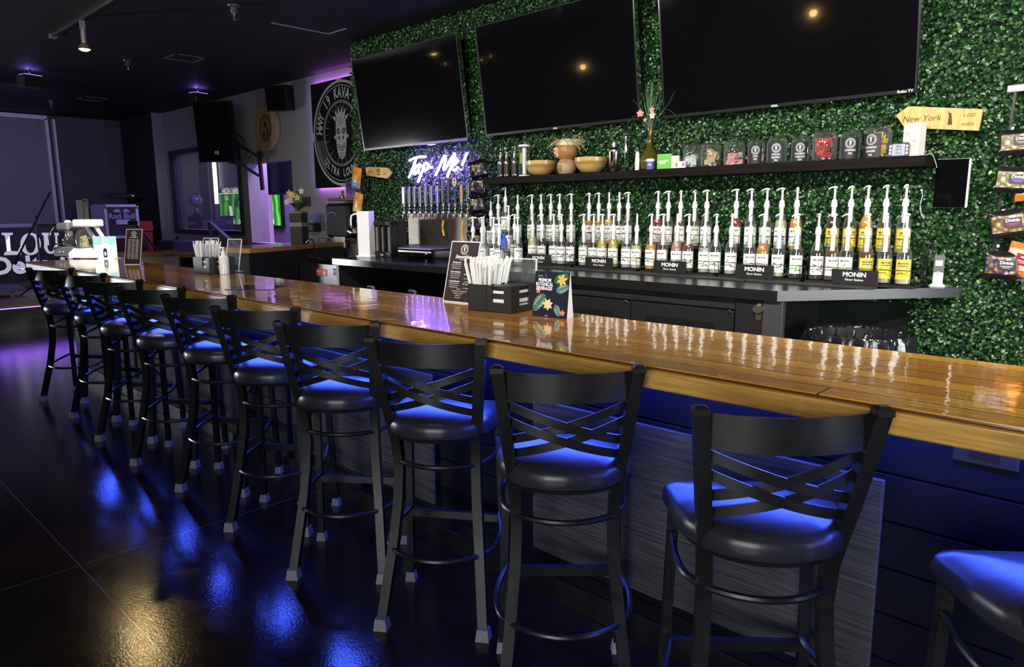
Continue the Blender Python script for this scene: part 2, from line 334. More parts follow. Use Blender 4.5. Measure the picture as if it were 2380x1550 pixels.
# ================================================================== SETTING
def struct(n,mb,m,**k): return mb.build(n,m,kind='structure',**k)
struct('floor',MB().box(XEND-1,XR,YF,6.2,-.1,0),floormat(),smooth=False)
CEIL=gridmat('ceiling_tile',(.008,.008,.010),(.006,.006,.008),(.018,.018,.021),.61,1.22,.012,.6,.35)
struct('ceiling',MB().box(XEND-1,XR,YF,6.2,ZT,ZT+.1),CEIL,smooth=False)
GREY=mat('grey_wall_paint',(.27,.26,.255),.75,var=.06,sc=2,bump=.05,bsc=90)
DARK=mat('black_wall_paint',(.02,.02,.022),.6,var=.1,sc=3)
NAVY=mat('dark_wall_paint',(.05,.05,.06),.6,var=.1)
# front wall with its two daylight windows
m=MB(); xs=[XEND-1]+[c for wn in sorted(WIN) for c in wn[:2]]+[XR]
for i in range(0,len(xs),2): m.box(xs[i],xs[i+1],YF-.15,YF,0,ZT)
for x0,x1,z0,z1 in WIN: m.box(x0,x1,YF-.15,YF,0,z0); m.box(x0,x1,YF-.15,YF,z1,ZT)
struct('wall_front',m,DARK,smooth=False)
for i,(x0,x1,z0,z1) in enumerate(WIN):
    m=MB(); 
    for a,b_,c,d in((x0,x1,z0,z0+.05),(x0,x1,z1-.05,z1),(x0,x0+.05,z0,z1),(x1-.05,x1,z0,z1),((x0+x1)/2-.025,(x0+x1)/2+.025,z0,z1)): m.box(a,b_,YF-.12,YF-.05,c,d)
    m.box(x0,x1,YF-.09,YF-.085,z0,z1,mi=1); struct('window_%d'%(i+2),m,[BLKP,GL],smooth=False)
struct('wall_right',MB().box(XR,XR+.1,YF,WRY[0],0,ZT).box(XR,XR+.1,WRY[1],6.2,0,ZT).box(XR,XR+.1,WRY[0],WRY[1],0,WRY[2]).box(XR,XR+.1,WRY[0],WRY[1],WRY[3],ZT),DARK,smooth=False)
struct('wall_left',MB().box(XEND-.1,XEND,YF,WLY[0],0,ZT).box(XEND-.1,XEND,WLY[1],YG+.2,0,ZT).box(XEND-.1,XEND,WLY[0],WLY[1],0,WLY[2]).box(XEND-.1,XEND,WLY[0],WLY[1],WLY[3],ZT),mat('stage_wall_paint',(.055,.055,.065),.6),smooth=False)
m=MB(); y0,y1,z0,z1=WRY
for a,b_,c,d in((y0,y1,z0,z0+.05),(y0,y1,z1-.05,z1),(y0,y0+.05,z0,z1),(y1-.05,y1,z0,z1)): m.box(XR+.05,XR+.1,a,b_,c,d)
m.box(XR+.07,XR+.075,y0,y1,z0,z1,mi=1); struct('window_3',m,[BLKP,GL],smooth=False)
# wall behind the foliage
struct('wall_back',MB().box(XIV,XR,YI+.02,YI+.12,0,ZT).box(XIV,XIV+.1,YI+.12,YG,0,ZT),mat('foliage_backing',(.006,.014,.007),.8),smooth=False)
# grey wall with the interior window and the serving hatch, returning to the black stage wall
a=W(399,361,y=YG); b_=W(565,537,y=YG); IW=(a.x,b_.x,b_.z,a.z)
a=W(574,381,y=YG); b_=W(690,565,y=YG); HT=(a.x,W(677,371,y=YG).x,1.08,W(600,378,y=YG).z)
XCR=W(383,264,z=ZT).x
m=MB(); y0,y1=YG,YG+.17
m.box(XCR,IW[0],y0,y1,0,ZT); m.box(IW[1],HT[0],y0,y1,0,ZT); m.box(HT[1],XIV+.02,y0,y1,0,ZT)
m.box(IW[0],IW[1],y0,y1,0,IW[2]); m.box(IW[0],IW[1],y0,y1,IW[3],ZT); m.box(HT[0],HT[1],y0,y1,0,HT[2]-.04); m.box(HT[0],HT[1],y0,y1,HT[3],ZT)
struct('wall_far',m,GREY,smooth=False)
YB=W(352,264,x=XCR).y
struct('wall_stage',MB().box(XEND,XCR-.02,YB,YB+.1,0,ZT),DARK,smooth=False)
struct('trim_1',MB().box(XCR-.02,XCR,YB-.002,YG+.05,0,ZT),mat('pale_wall_return',(.34,.33,.33),.7),smooth=False)  # return face, a little paler than the grey wall
m=MB(); fw=.07
m.box(IW[0]-fw,IW[1]+fw,YG-.03,YG,IW[2]-fw,IW[2]); m.box(IW[0]-fw,IW[1]+fw,YG-.03,YG,IW[3],IW[3]+fw); m.box(IW[0]-fw,IW[0],YG-.03,YG,IW[2],IW[3]); m.box(IW[1],IW[1]+fw,YG-.03,YG,IW[2],IW[3])
m.box(IW[0],IW[0]+.03,YG,y1,IW[2],IW[3]); m.box(IW[0],IW[1],YG+.06,YG+.066,IW[2],IW[3],mi=1)
struct('window_1',m,[mat('dark_window_frame',(.03,.03,.034),.5),GL],smooth=False)
# back room
BR=mat('back_room_paint',(.42,.38,.38),.7,var=.04)
struct('wall_backroom',MB().box(-17,-7,5.6,5.7,0,ZT).box(-17.1,-17,YG+.2,5.7,0,ZT).box(-7.1,-7,YG+.2,5.7,0,ZT),BR,smooth=False)
# ---- boxwood foliage panels (stuff): folded oval leaves set over the wall
def foliage():
    rng=np.random.default_rng(3)
    def fill(n,x0,x1,z0,z1,yb,depth,side=False):
        x=rng.uniform(x0,x1,n); z=rng.uniform(z0,z1,n)
        cl=np.sin(x*31+2*np.sin(z*17))*np.sin(z*29+2*np.sin(x*13))
        y=yb-depth*(rng.uniform(0,1,n)**.8)*(.72+.28*cl); return x,y,z
    X=[];Y=[];Z=[]
    tvs=[(-6.45,-4.85,2.2,2.95),(-4.6,-3.1,2.2,2.95),(-2.85,-1.3,2.2,2.95)]
    for n,x0,x1 in ((105000,XIV-.02,-2.4),(95000,-2.4,.9)):
        x,y,z=fill(n,x0,x1,.02,ZT-.005,YI+.02,.075); X.append(x);Y.append(y);Z.append(z)
    n=3500; X.append(rng.uniform(XIV-.06,XIV-.01,n)); Y.append(rng.uniform(YI-.03,YI+.5,n)); Z.append(rng.uniform(.9,ZT,n))
    X=np.concatenate(X);Y=np.concatenate(Y);Z=np.concatenate(Z)
    keep=np.ones(len(X),bool)
    for a,b,c,d in tvs: keep&=~((X>a+.12)&(X<b-.12)&(Z>c+.1)&(Z<d-.1)&(Y>YI-.2))
    keep&=~((X<-1.9)&(Z<1.0)); keep&=~((X>-6.2)&(X<-1.2)&(Z<.95))
    X,Y,Z=X[keep],Y[keep],Z[keep]; n=len(X)
    L=rng.uniform(.0075,.0125,n); Wd=L*rng.uniform(1.35,1.75,n)
    # normal mostly -Y, random tilt ; direction random in plane
    nrm=np.stack([rng.normal(0,.55,n),-np.ones(n),rng.normal(.25,.55,n)],1); nrm/=np.linalg.norm(nrm,axis=1)[:,None]
    t=rng.normal(0,1,(n,3)); t-=nrm*(t*nrm).sum(1)[:,None]; t/=np.linalg.norm(t,axis=1)[:,None]; s=np.cross(nrm,t)
    P=np.stack([X,Y,Z],1)
    def pt(a,b,c): return P+t*(a*L)[:,None]+s*(b*Wd)[:,None]+nrm*(c*L)[:,None]
    V=np.stack([pt(-1,0,0),pt(-.35,.5,.22),pt(.45,.48,.22),pt(1,0,.0),pt(.45,-.48,.22),pt(-.35,-.5,.22)],1).reshape(-1,3)
    base=np.arange(n)*6; F=np.stack([base,base+3,base+2,base+1, base,base+5,base+4,base+3],1).reshape(-1)
    me=bpy.data.meshes.new('boxwood_foliage'); me.vertices.add(n*6); me.vertices.foreach_set('co',V.reshape(-1).astype(np.float32))
    me.loops.add(n*8); me.loops.foreach_set('vertex_index',F.astype(np.int32)); me.polygons.add(n*2); me.polygons.foreach_set('loop_start',(np.arange(n*2)*4).astype(np.int32))
    me.update(calc_edges=True); me.validate()
    tone=np.clip(rng.normal(.5,.22,n),0,1); at=me.attributes.new('tone','FLOAT','FACE'); at.data.foreach_set('value',np.repeat(tone,2).astype(np.float32))
    me.materials.append(leafmat()); o=bpy.data.objects.new('boxwood_foliage',me); C.objects.link(o)
    o['label']='artificial green boxwood leaves covering the whole wall behind the bar'; o['category']='artificial hedge'; o['kind']='stuff'
foliage()
# ================================================================== BAR COUNTER
bar=thing('bar_counter','long bar counter with glossy amber bamboo top and navy plank front lit blue','bar counter',(0,0,0))
mb=MB().box(BX0,BX1,0,BW,ZC-.012,ZC,.006); mb.build('countertop',wood_bar(),bar)
EDGE=grainwood('bamboo_edge',(.62,.37,.09),(.42,.21,.04),(2.2,18,34),.3,.7,3)
MB().box(BX0,BX1,.001,.03,ZC-BT-.012,ZC-.012,.004).box(BX0,BX0+.03,.03,BW,ZC-BT-.012,ZC-.012,.003).box(BX0,BX1,BW-.03,BW-.001,ZC-BT,ZC-.012).build('front_edge',EDGE,bar)
FW=.30
NP=mat('navy_plank_paint',(.0025,.003,.011),.75,rv=.05,sc=9,bump=.04,bsc=50,spec=.2)
m=MB(); z=ZC-BT-.02; hs=[.055,.13,.13,.13,.13,.13,.13,.1]
for h in hs:
    m.box(BX0+.12,BX1,FW,FW+.02,z-h+.004,z,.003); z-=h
m.box(BX0+.12,BX1,FW+.012,FW+.03,0,ZC-BT-.02); m.box(BX0+.12,BX0+.15,FW+.02,BW-.04,0,ZC-BT-.02); m.build('plank_front',NP,bar)
MB().box(BX0+.12,BX1,BW-.06,BW-.04,0,ZC-BT).build('rear_panel',BLKP,bar)
MB().box(BX0+.14,BX1,FW-.012,FW,0,.1,.003).build('toe_board',BLKL,bar)
LAM=grainwood('grey_wood_laminate',(.10,.097,.10),(.035,.033,.036),(1.3,8,46),.85,0,3); LAM.node_tree.nodes['Principled BSDF'].inputs['Specular IOR Level'].default_value=.12
for x0,x1 in((-1.78,-.545),(-3.6,-2.375),(-5.43,-4.2),(-7.26,-6.03),(.1,1.3)):
    MB().box(x0,x1,FW-.014,FW,.19,.787,.003).build('laminate_panel',LAM,bar,label='grey wood-grain laminate panel')
LEDB=mat('blue_led_strip',(.1,.1,.3),.5,em=(.1,.22,1),es=14,var=0)
MB().box(BX0+.2,BX1,FW-.022,FW-.012,ZC-BT-.026,ZC-BT-.016).build('led_strip',LEDB,bar,label='glowing blue light strip')
m=MB(); m.box(-.40,-.265,FW-.006,FW,.878,.958,.002)
ou=m.build('power_outlet',BLKP,None,loc=(0,0,0),label='black wide power outlet plate on the navy bar front under the right end',cat='power outlet')
m=MB(); m.box(-.365,-.30,FW-.009,FW-.005,.895,.942,.001); m.build('socket_face',BLKL,ou)
m=MB()
for x in(-.355,-.325): m.box(x,x+.003,FW-.0095,FW-.0088,.925,.935); m.box(x+.01,x+.013,FW-.0095,FW-.0088,.925,.935)
m.lathe([(.0,0),(.003,.001)],8,(-.385,FW-.0065,.93)); m.build('slot',CHR,ou)
# ================================================================== STOOLS
SEAT=mat('black_vinyl',(.022,.022,.03),.33,bump=.02,bsc=220,sheen=0,var=.1); RUB=mat('grey_rubber',(.20,.195,.19),.7)
def make_stool():
    t=thing('bar_stool','','bar stool',(0,0,0),0,'black cross-back bar stools along the bar')
    # rear posts: foot, bend at the seat, lean back to the top
    prof=[(.0,.188,-.012),(.30,.160,.070),(.45,.147,.098),(.56,.143,.108),(.66,.146,.098),(.74,.154,.078),(.82,.164,.055),(.95,.179,.024),(1.062,.192,.0)]
    for sg in(-1,1):
        m=MB(); pts=[(sg*x,y,z) for z,x,y in prof if z>0.02]; pts[0:0]=[(sg*.188,-.010,.02)]
        m.bar(pts,.034,.034,up=(1,0,0)); m.lathe([(.024,0),(.0215,.006),(.012,.012)],4,(sg*.192,0,1.062)) if False else None
        m.T=Matrix.Translation((sg*.1925,-.001,1.062)); m.prism([(-.018,-.018),(.018,-.018),(.018,.018),(-.018,.018)],-.01,.004); m.add([(-.018,-.018,.004),(.018,-.018,.004),(.018,.018,.004),(-.018,.018,.004),(-.009,-.009,.011),(.009,-.009,.011),(.009,.009,.011),(-.009,.009,.011)],[(0,1,5,4),(1,2,6,5),(2,3,7,6),(3,0,4,7),(4,5,6,7)]); m.T=None
        p=m.build('rear_post',BLK,t)
        f=MB(); f.T=Matrix.Translation((sg*.188,-.012,0)); f.add([(-.025,-.025,0),(.025,-.025,0),(.025,.025,0),(-.025,.025,0),(-.0195,-.0195,.042),(.0195,-.0195,.042),(.0195,.0195,.042),(-.0195,.0195,.042)],[(3,2,1,0),(4,5,6,7),(0,1,5,4),(1,2,6,5),(2,3,7,6),(3,0,4,7)]); f.build('foot_cap',RUB,p,smooth=False)
        m=MB(); m.bar([(sg*.196,.342,.02),(sg*.178,.325,.70)],.026,.026,up=(1,0,0)); p=m.build('front_leg',BLK,t)
        f=MB(); f.T=Matrix.Translation((sg*.196,.342,0)); f.add([(-.021,-.021,0),(.021,-.021,0),(.021,.021,0),(-.021,.021,0),(-.0155,-.0155,.038),(.0155,-.0155,.038),(.0155,.0155,.038),(-.0155,.0155,.038)],[(3,2,1,0),(4,5,6,7),(0,1,5,4),(1,2,6,5),(2,3,7,6),(3,0,4,7)]); f.build('foot_cap',RUB,p,smooth=False)
    def xy(z):      # post half width and y at height z
        for i in range(len(prof)-1):
            if prof[i][0]<=z<=prof[i+1][0]:
                k=(z-prof[i][0])/(prof[i+1][0]-prof[i][0]); return prof[i][1]*(1-k)+prof[i+1][1]*k,prof[i][2]*(1-k)+prof[i+1][2]*k
        return prof[-1][1],prof[-1][2]
    def bow(za,zb,bulge,h,th=.006,off=0,n=14):
        xa,ya=xy(za);xb,yb=xy(zb); m=MB(); V=[];F=[]
        for i in range(n+1):
            k=i/n; x=-(xa-.012)*(1-k)+(xb-.012)*k; z=za*(1-k)+zb*k; y=ya*(1-k)+yb*k-bulge*(1-(2*k-1)**2)+off
            for dz,dy in((-h/2,0),(h/2,0),(h/2,th),(-h/2,th)): V.append((x,y+dy,z+dz))
        for i in range(n):
            for q in range(4): F.append((i*4+q,i*4+(q+1)%4,(i+1)*4+(q+1)%4,(i+1)*4+q))
        F+=[(3,2,1,0),(n*4,n*4+1,n*4+2,n*4+3)]; m.add(V,F); return m
    bow(1.012,1.012,.046,.082).build('top_slat',BLK,t)
    for za,zb,o in((.955,.845,0),(.905,.80,0)):
        bow(za,zb,.046,.026,off=0).build('cross_slat',BLK,t); bow(zb,za,.046,.026,off=.0065).build('cross_slat',BLK,t)
    # rods: rear rail under the seat, two U-shaped rings
    def arc(z,bul,n=12):
        x,y=xy(z); return [(-x+2*x*i/n,y-.006-bul*(1-(2*i/n-1)**2),z) for i in range(n+1)]
    m=MB().tube(arc(.705,.045),.0095); m.build('seat_rail',BLK,t)
    for z,fz,bul,nm in((.60,.64,.06,'upper_ring'),(.275,.33,.075,'foot_ring')):
        x,y=xy(z); a=arc(z,bul)
        m=MB(); m.tube(a,.0095)
        for sg in(-1,1):
            P=[Vector((sg*x,y-.004,z)),Vector((sg*(x+.035),y+.05,z+.004)),Vector((sg*(x+.045),(y+.3)/2+.03,z+(fz-z)*.4)),Vector((sg*.184,.30,z+(fz-z)*.85)),Vector((sg*.182,.33,fz))]
            Q=[]
            for i in range(len(P)-1):
                p0=P[max(i-1,0)];p1=P[i];p2=P[i+1];p3=P[min(i+2,len(P)-1)]
                for k in range(4):
                    u=k/4; Q.append(.5*((2*p1)+(p2-p0)*u+(2*p0-5*p1+4*p2-p3)*u*u+(3*p1-p0-3*p2+p3)*u**3))
            Q.append(P[-1]); m.tube(Q,.0095)
        m.build(nm,BLK,t)
    MB().bar([(-.187,.334,.30),(.187,.334,.30)],.022,.03).build('footrest_bar',BLK,t)
    # seat frame and pad
    out=[]
    ctrl=[(-.195,.350),(-.209,.335),(-.207,.29),(-.205,.20),(-.190,.12),(-.160,.06),(-.115,.018),(-.06,-.006),(0,-.014)]
    out=ctrl+[(-x,y) for x,y in ctrl[-2::-1]]
    # smooth resample
    def resample(P,n):
        P=[Vector((*p,0)) for p in P]; d=[0]
        for i in range(len(P)): d.append(d[-1]+(P[(i+1)%len(P)]-P[i]).length)
        Q=[]
        for k in range(n):
            s=d[-1]*k/n; i=max(j for j in range(len(P)) if d[j]<=s); u=(s-d[i])/(d[i+1]-d[i]); Q.append(P[i].lerp(P[(i+1)%len(P)],u))
        return Q
    O=resample(out,72); cx=Vector((0,.17,0))
    lay=[(.93,.712),(.985,.716),(1.0,.728),(1.0,.742),(.985,.756),(.95,.766),(.86,.776),(.65,.785),(.35,.790),(.0,.791)]
    V=[];F=[];n=72
    for s_,z in lay:
        for p in O: q=cx+(p-cx)*s_; V.append((q.x,q.y,z))
    for j in range(len(lay)-1):
        for i in range(n): F.append((j*n+i,j*n+(i+1)%n,(j+1)*n+(i+1)%n,(j+1)*n+i))
    m=MB().add(V,F); m.build('seat_pad',SEAT,t)
    V=[];F=[]
    for s_,z in((.80,.700),(.93,.700),(.95,.712),(.80,.712)):
        for p in O: q=cx+(p-cx)*s_; V.append((q.x,q.y,z))
    for j in range(4):
        for i in range(n): F.append((j*n+i,j*n+(i+1)%n,((j+1)%4)*n+(i+1)%n,((j+1)%4)*n+i))
    MB().add(V,F).build('seat_frame',BLK,t)
    return t
ST=[(-.608,-.182,41.7),(-1.221,-.185,42.9),(-1.858,-.159,33),(-2.433,-.177,38.6),(-3.058,-.156,35.8),(-3.729,-.126,32.1),(-4.355,-.135,37),(-5.028,-.127,36.8),(-5.758,-.098,30),(-6.499,-.106,33.5)]
ORD=['second','third','fourth','fifth','sixth','seventh','eighth','ninth','tenth','eleventh']
stool=make_stool(); stool.location=(.02,-.141,0); stool.rotation_euler=(0,0,R(40)); stool['label']='bar stool nearest the right edge, only its black vinyl seat and front leg in view'
for i,(x,y,a) in enumerate(ST):
    l='black metal bar stool with crossed back slats, %s from the right end of the row'%ORD[i]
    if i==0: l='foreground bar stool with its crossed back before the grey panel, second from the right'
    if i==9: l='farthest bar stool, at the left end of the row by the bar end'
    dup(stool,l,(x,y,0),R(a))
# ================================================================== TELEVISIONS
SCR=mat('tv_screen_glass',(.003,.003,.004),.07,spec=.35,var=0,coat=.3,crough=.02); BEZ=mat('tv_bezel',(.012,.012,.013),.3)
YTV=2.76
def tv(bl,br,label,brand):
    a=W(*bl,y=YTV); b=W(*br,y=YTV); w=b.x-a.x; h=w*.565; x0=a.x; z0=(a.z+b.z)/2
    t=thing('television',label,'television',(x0+w/2,YTV,z0),rot=(R(7.6),0,0))
    MB().box(-w/2,w/2,.0,.05,0,h,.004).build('casing',BEZ,t)
    MB().box(-w/2+.012,w/2-.012,-.0015,.003,.022,h-.012,.0005).build('screen',SCR,t,label='glossy black switched-off screen')
    MB().box(-w/2-.001,-w/2+.003,-.002,.04,0,h).build('edge_trim',CHR,t); MB().box(w/2-.003,w/2+.001,-.002,.04,0,h).build('edge_trim',CHR,t)
    m=MB(); m.T=WALLROT; text(m,brand,.026,T(0,.011,.0025),bold=.02); m.T=None; m.build('lettering',TINK,t)
    m=MB(); m.box(.22,.34,-.001,.02,-.008,0,.003); m.build('sensor_bar',CHR,t)
    MB().box(-.25,.25,.05,.12,h*.3,h*.8,.01).build('wall_mount',BLKP,t)
    return t,w
tv((847,350),(1088,327),'black flat television, leftmost of the three, above the purple neon sign','onn.')
tv((1130,318),(1487,280),'black flat television, middle of the three, above the straw-haired coconut head','onn.')
t,w=tv((1542,275),(2132,217),'black flat television, rightmost and nearest of the three, above the tea jars','onn.')
m=MB(); m.T=WALLROT; text(m,'Roku TV',.022,T(w/2-.06,.012,.0025),bold=.02); m.build('lettering',TINK,t)
# ================================================================== WALL SHELF
a=W(1121,414,y=YS).x; b=W(2150,365,y=YS).x; SH0,SH1=a,b
SHW=grainwood('dark_stained_wood',(.012,.009,.008),(.005,.004,.004),(1,20,20),.7)
SHW.node_tree.nodes['Principled BSDF'].inputs['Specular IOR Level'].default_value=.1
sh=thing('wall_shelf','long thick dark wooden shelf on the foliage wall under the televisions','shelf',(0,0,0))
mid=W(1645,388,y=YS).x
MB().box(a,mid-.001,YS,YI+.01,ZS-.055,ZS,.003).build('shelf_board',SHW,sh); MB().box(mid+.001,b,YS,YI+.01,ZS-.055,ZS,.003).build('shelf_board',SHW,sh)
# ================================================================== BACK COUNTER
bc=thing('back_counter','black laminate back counter under the syrup bottles with angled right end','counter',(0,0,0))
XC0=-5.87; c1=W(1807,690,z=ZC); P1=(W(1807,682,y=YC).x,YC); P2=(W(2262,662,z=ZC).x,YI+.0)
pl=[(XC0,YC),P1,P2,(XC0,YI)]
MB().prism(pl,ZC-.055,ZC).build('worktop',BLKL,bc)
x1=P1[0]-.09
MB().box(x1,x1+.11,YC+.03,YC+.07,0,ZC-.055,.003).build('corner_post',mat('grey_black_paint',(.045,.046,.05),.4),bc)
MB().box(x1-.16,x1,YC+.04,YI-.02,0,ZC-.055).build('end_panel',BLKP,bc)
MB().box(XC0,-4.0,YC+.08,YI-.02,0,.1).box(XC0,XC0+.04,YC+.04,YI-.02,0,ZC-.055).box(-4.06,-4.0,YC+.04,YI-.02,0,ZC-.055).box(XC0,-4.0,YI-.06,YI-.02,0,ZC-.055).box(XC0,-4,YC+.1,YI-.04,.52,.55).build('under_frame',BLKP,bc)
# back-bar cooler below
x0=-3.98; x2=x1-.17
co=thing('bar_cooler','black under-counter cooler with a stainless strip along its top','cooler',((x0+x2)/2,YC+.05,0))
wd=(x2-x0)/2
MB().box(-wd,wd,.03,.66,.08,ZC-.058,.004).build('body',BLKP,co)
MB().box(-wd,wd,.0,.035,ZC-.125,ZC-.06,.003).build('steel_strip',STL,co,label='scuffed stainless steel strip')
MB().box(-wd+.05,wd-.05,.05,.6,0,.08).build('plinth',BLKP,co)
nd=3; dw=2*wd/nd
for i in range(nd):
    xa=-wd+i*dw; d=MB().box(xa+.004,xa+dw-.004,.0,.03,.1,ZC-.135,.004).build('door',BLKP,co)
    m=MB(); m.box(xa+.12,xa+dw-.12,-.002,.0,.14,ZC-.21,.001); m.build('door_panel',BLKL,d)
    m=MB(); m.box(xa+dw-.014,xa+dw-.008,-.004,.0,.1,ZC-.135); m.box(xa+dw-.121,xa+dw-.117,-.004,-.001,.14,ZC-.22); m.build('steel_trim',STL,d)
    m=MB(); m.lathe([(.0,-.01),(.009,-.006),(.009,.006),(.0,.01)],10,(xa+dw-.03,-.006,ZC-.14)); m.build('hinge',CHR,d)
# bottle opener on the post panel
p=W(1763,722,y=YC+.03)
op=thing('bottle_opener','silver wall-mounted bottle opener under the right end of the back counter','bottle opener',(p.x,YC+.038,p.z))
BRS=mat('old_nickel',(.5,.47,.4),.35,metal=1,var=.1)
m=MB(); m.T=WALLROT; m.prism([(.014*math.cos(a)*1.0,.03+.016*math.sin(a)) for a in [i*PI/8 for i in range(16)]],0,.006); m.prism([(-.02,.0),(.02,.0),(.014,-.05),(0,-.058),(-.014,-.05)],0,.006); m.build('mount_plate',BRS,op)
m=MB(); m.T=WALLROT; m.prism([(-.03,.015),(-.014,.028),(.014,.028),(.03,.015),(.026,-.002),(.012,-.012),(-.012,-.012),(-.026,-.002)],.006,.022); m.build('opener_mouth',BRS,op)
# bin with black liner
bx=W(1957,775,z=.79)
bn=thing('trash_bin','large round trash bin lined with a shiny crumpled black bag below the counter','bin',(-1.30,2.33,0)); ZR=W(1957,750,y=2.56).z; print('rim',ZR)
LIN=mat('bin_liner',(.012,.012,.013),.16,spec=.9,bump=.9,bsc=16,coat=.5)
RB=.255; n=72; rim=[]
MB().lathe([(RB*.72,0),(RB*.95,ZR-.05),(RB*.97,ZR-.02),(RB*.93,ZR-.02),(RB*.70,.02)],36).build('bin_body',BLKP,bn)
m=MB(); V=[];F=[]; rr=random.Random(4); ph=[rr.uniform(0,6) for _ in range(6)]
lay=[(1.03,.60,.010),(1.06,.68,.008),(1.07,.755,.004),(1.03,.785,.003),(.97,.775,.004),(.93,.72,.010),(.90,.62,.016),(.84,.45,.018),(.78,.2,.01)]
for r,z,wv in lay:
    for i in range(n*2):
        a=PI*i/n; q=wv*(math.sin(17*a+ph[0]+z*9)+.7*math.sin(31*a+ph[1])+.6*math.sin(47*a+ph[2]-z*14)); V.append(((RB*r+q)*math.cos(a),(RB*r+q)*math.sin(a),z+.4*wv*math.sin(11*a+ph[3])))
N2=n*2
for j in range(len(lay)-1):
    for i in range(N2): F.append((j*N2+i,j*N2+(i+1)%N2,(j+1)*N2+(i+1)%N2,(j+1)*N2+i))
V=[(a_,b_,c_+ZR-.785) for a_,b_,c_ in V]; m.add(V,F).build('bag_liner',LIN,bn,label='shiny black plastic liner folded over the rim')
# ================================================================== SYRUP BOTTLES AND RACKS
HB=.385
def inkblobs(m,cols,seed,w=.03,z0=.045,z1=.09,rad=.0392):
    r=random.Random(seed)
    for i in range(9):
        a=-PI/2+r.uniform(-.65,.65)*w/.03; zc=r.uniform(z0,z1); s=r.uniform(.004,.009); k=r.randint(0,len(cols)-1); th=r.uniform(0,PI); P=[]
        for j in range(7):
            b=2*PI*j/7; u=s*math.cos(b); v=s*.5*math.sin(b); uu=u*math.cos(th)-v*math.sin(th); vv=u*math.sin(th)+v*math.cos(th)
            P.append((rad*math.cos(a+uu/rad),rad*math.sin(a+uu/rad),zc+vv))
        m.add(P,[tuple(range(7))],1+k)
def wraptext(m,body,size,z,mi=0,rad=.0393,ang=-PI/2,bold=.01,sx=1):
    q=MB(); text(q,body,size,bold=bold,sx=sx)
    m.add([(rad*math.cos(ang+v[0]/rad),rad*math.sin(ang+v[0]/rad),z+v[1]) for v in q.v],q.f,mi)
PIC={'green':[(.08,.3,.04),(.25,.5,.08)],'red':[(.6,.05,.03),(.1,.3,.05)],'orange':[(.8,.35,.03),(.15,.35,.05)],'pink':[(.75,.1,.3),(.1,.25,.05)],'dark':[(.05,.12,.06),(.12,.05,.15)],'yellow':[(.8,.65,.05),(.2,.45,.05)]}
LABMESH={}
YEL=mat('yellow_label',(.85,.62,.05),.6,var=.03); BLUI=mat('blue_ink',(.05,.1,.5),.6)
def labelmesh(kind,pic):
    k=(kind,pic)
    if k in LABMESH: return LABMESH[k]
    m=MB(); m.lathe([(.0386,.028),(.0386,.135)],20,a0=-PI/2-1.15,a1=-PI/2+1.15,cap=False)
    o=m.build('paper_label',YEL if kind=='yellow' else PAP,None)
    q=MB(); wraptext(q,'MONIN',.0145,.113,0,bold=.03,sx=1.05)
    mats=[BINK]+[mat('ink_%s_%d'%(pic,i),c,.6) for i,c in enumerate(PIC[pic])]
    inkblobs(q,PIC[pic],hash(pic)%99)
    wraptext(q,'sirop',.008,.098,0,bold=0)
    if kind=='yellow': q.add([(.0394*math.cos(-PI/2+a),.0394*math.sin(-PI/2+a),z) for z in(.098,.103) for a in(-.7,-.35,0,.35,.7)],[(i,i+1,i+6,i+5) for i in range(4)],len(mats)); mats.append(BLUI)
    p=q.build('label_print',mats,o,smooth=False)
    LABMESH[k]=(o,p); return LABMESH[k]
def bottle_proto():
    t=thing('syrup_bottle','','bottle',(0,0,0))
    MB().lathe([(.031,0),(.037,.004),(.0378,.02),(.0378,.145),(.035,.165),(.027,.19),(.0165,.215),(.0145,.235),(.0145,.262)],20,cap=False).build('bottle_glass',GL,t)
    m=MB(); m.lathe([(.0175,.258),(.0175,.28),(.0145,.284),(.0145,.296),(.0085,.302),(.0065,.306),(.006,.345),(.0078,.362),(.0105,.364)],14,cap=True)
    m.lathe([(.0125,.17),(.0125,.258)],10); m.lathe([(.003,.03),(.003,.18)],6)
    # head: rounded plate with drooping spout towards -X
    m.sweep([(.013,0,.368),(.0,0,.372),(-.014,0,.371),(-.028,0,.366),(-.037,0,.358)],[(-.0065,-.004),(.0065,-.004),(.0065,.003),(.003,.0055),(-.003,.0055),(-.0065,.003)],scales=[.8,1.15,.85,.65,.55])
    m.build('pump',WHT,t)
    return t
def liquid(t,col,fill,nm):
    top=min(fill,.235); pr=[(.0,.006),(.033,.006),(.035,.02)]
    P=[(.035,.145),(.0325,.165),(.0245,.19),(.015,.215),(.013,.235)]
    for r,z in P:
        if z<top: pr.append((r,z))
    rl=np.interp(top,[.02,.145,.165,.19,.215,.235],[.035,.035,.0325,.0245,.015,.013]); pr.append((float(rl),top)); pr.append((0,top))
    mt=mat('syrup_'+nm,col,.12,var=.05,trans=.0 if nm in('dark','cola') else .35,spec=.6)
    o=MB().lathe(pr,16,cap=False).build('syrup',mt,t); return o
COL={'clear':((.55,.56,.52),.15),'amber':((.62,.30,.03),.2),'gold':((.72,.55,.10),.2),'pink':((.70,.32,.26),.2),'dark':((.03,.012,.012),.2),'red':((.35,.03,.02),.2),'pale':((.72,.70,.42),.2),'cola':((.10,.035,.015),.2),'orange':((.80,.38,.03),.2)}
proto=bottle_proto(); NB=[0]
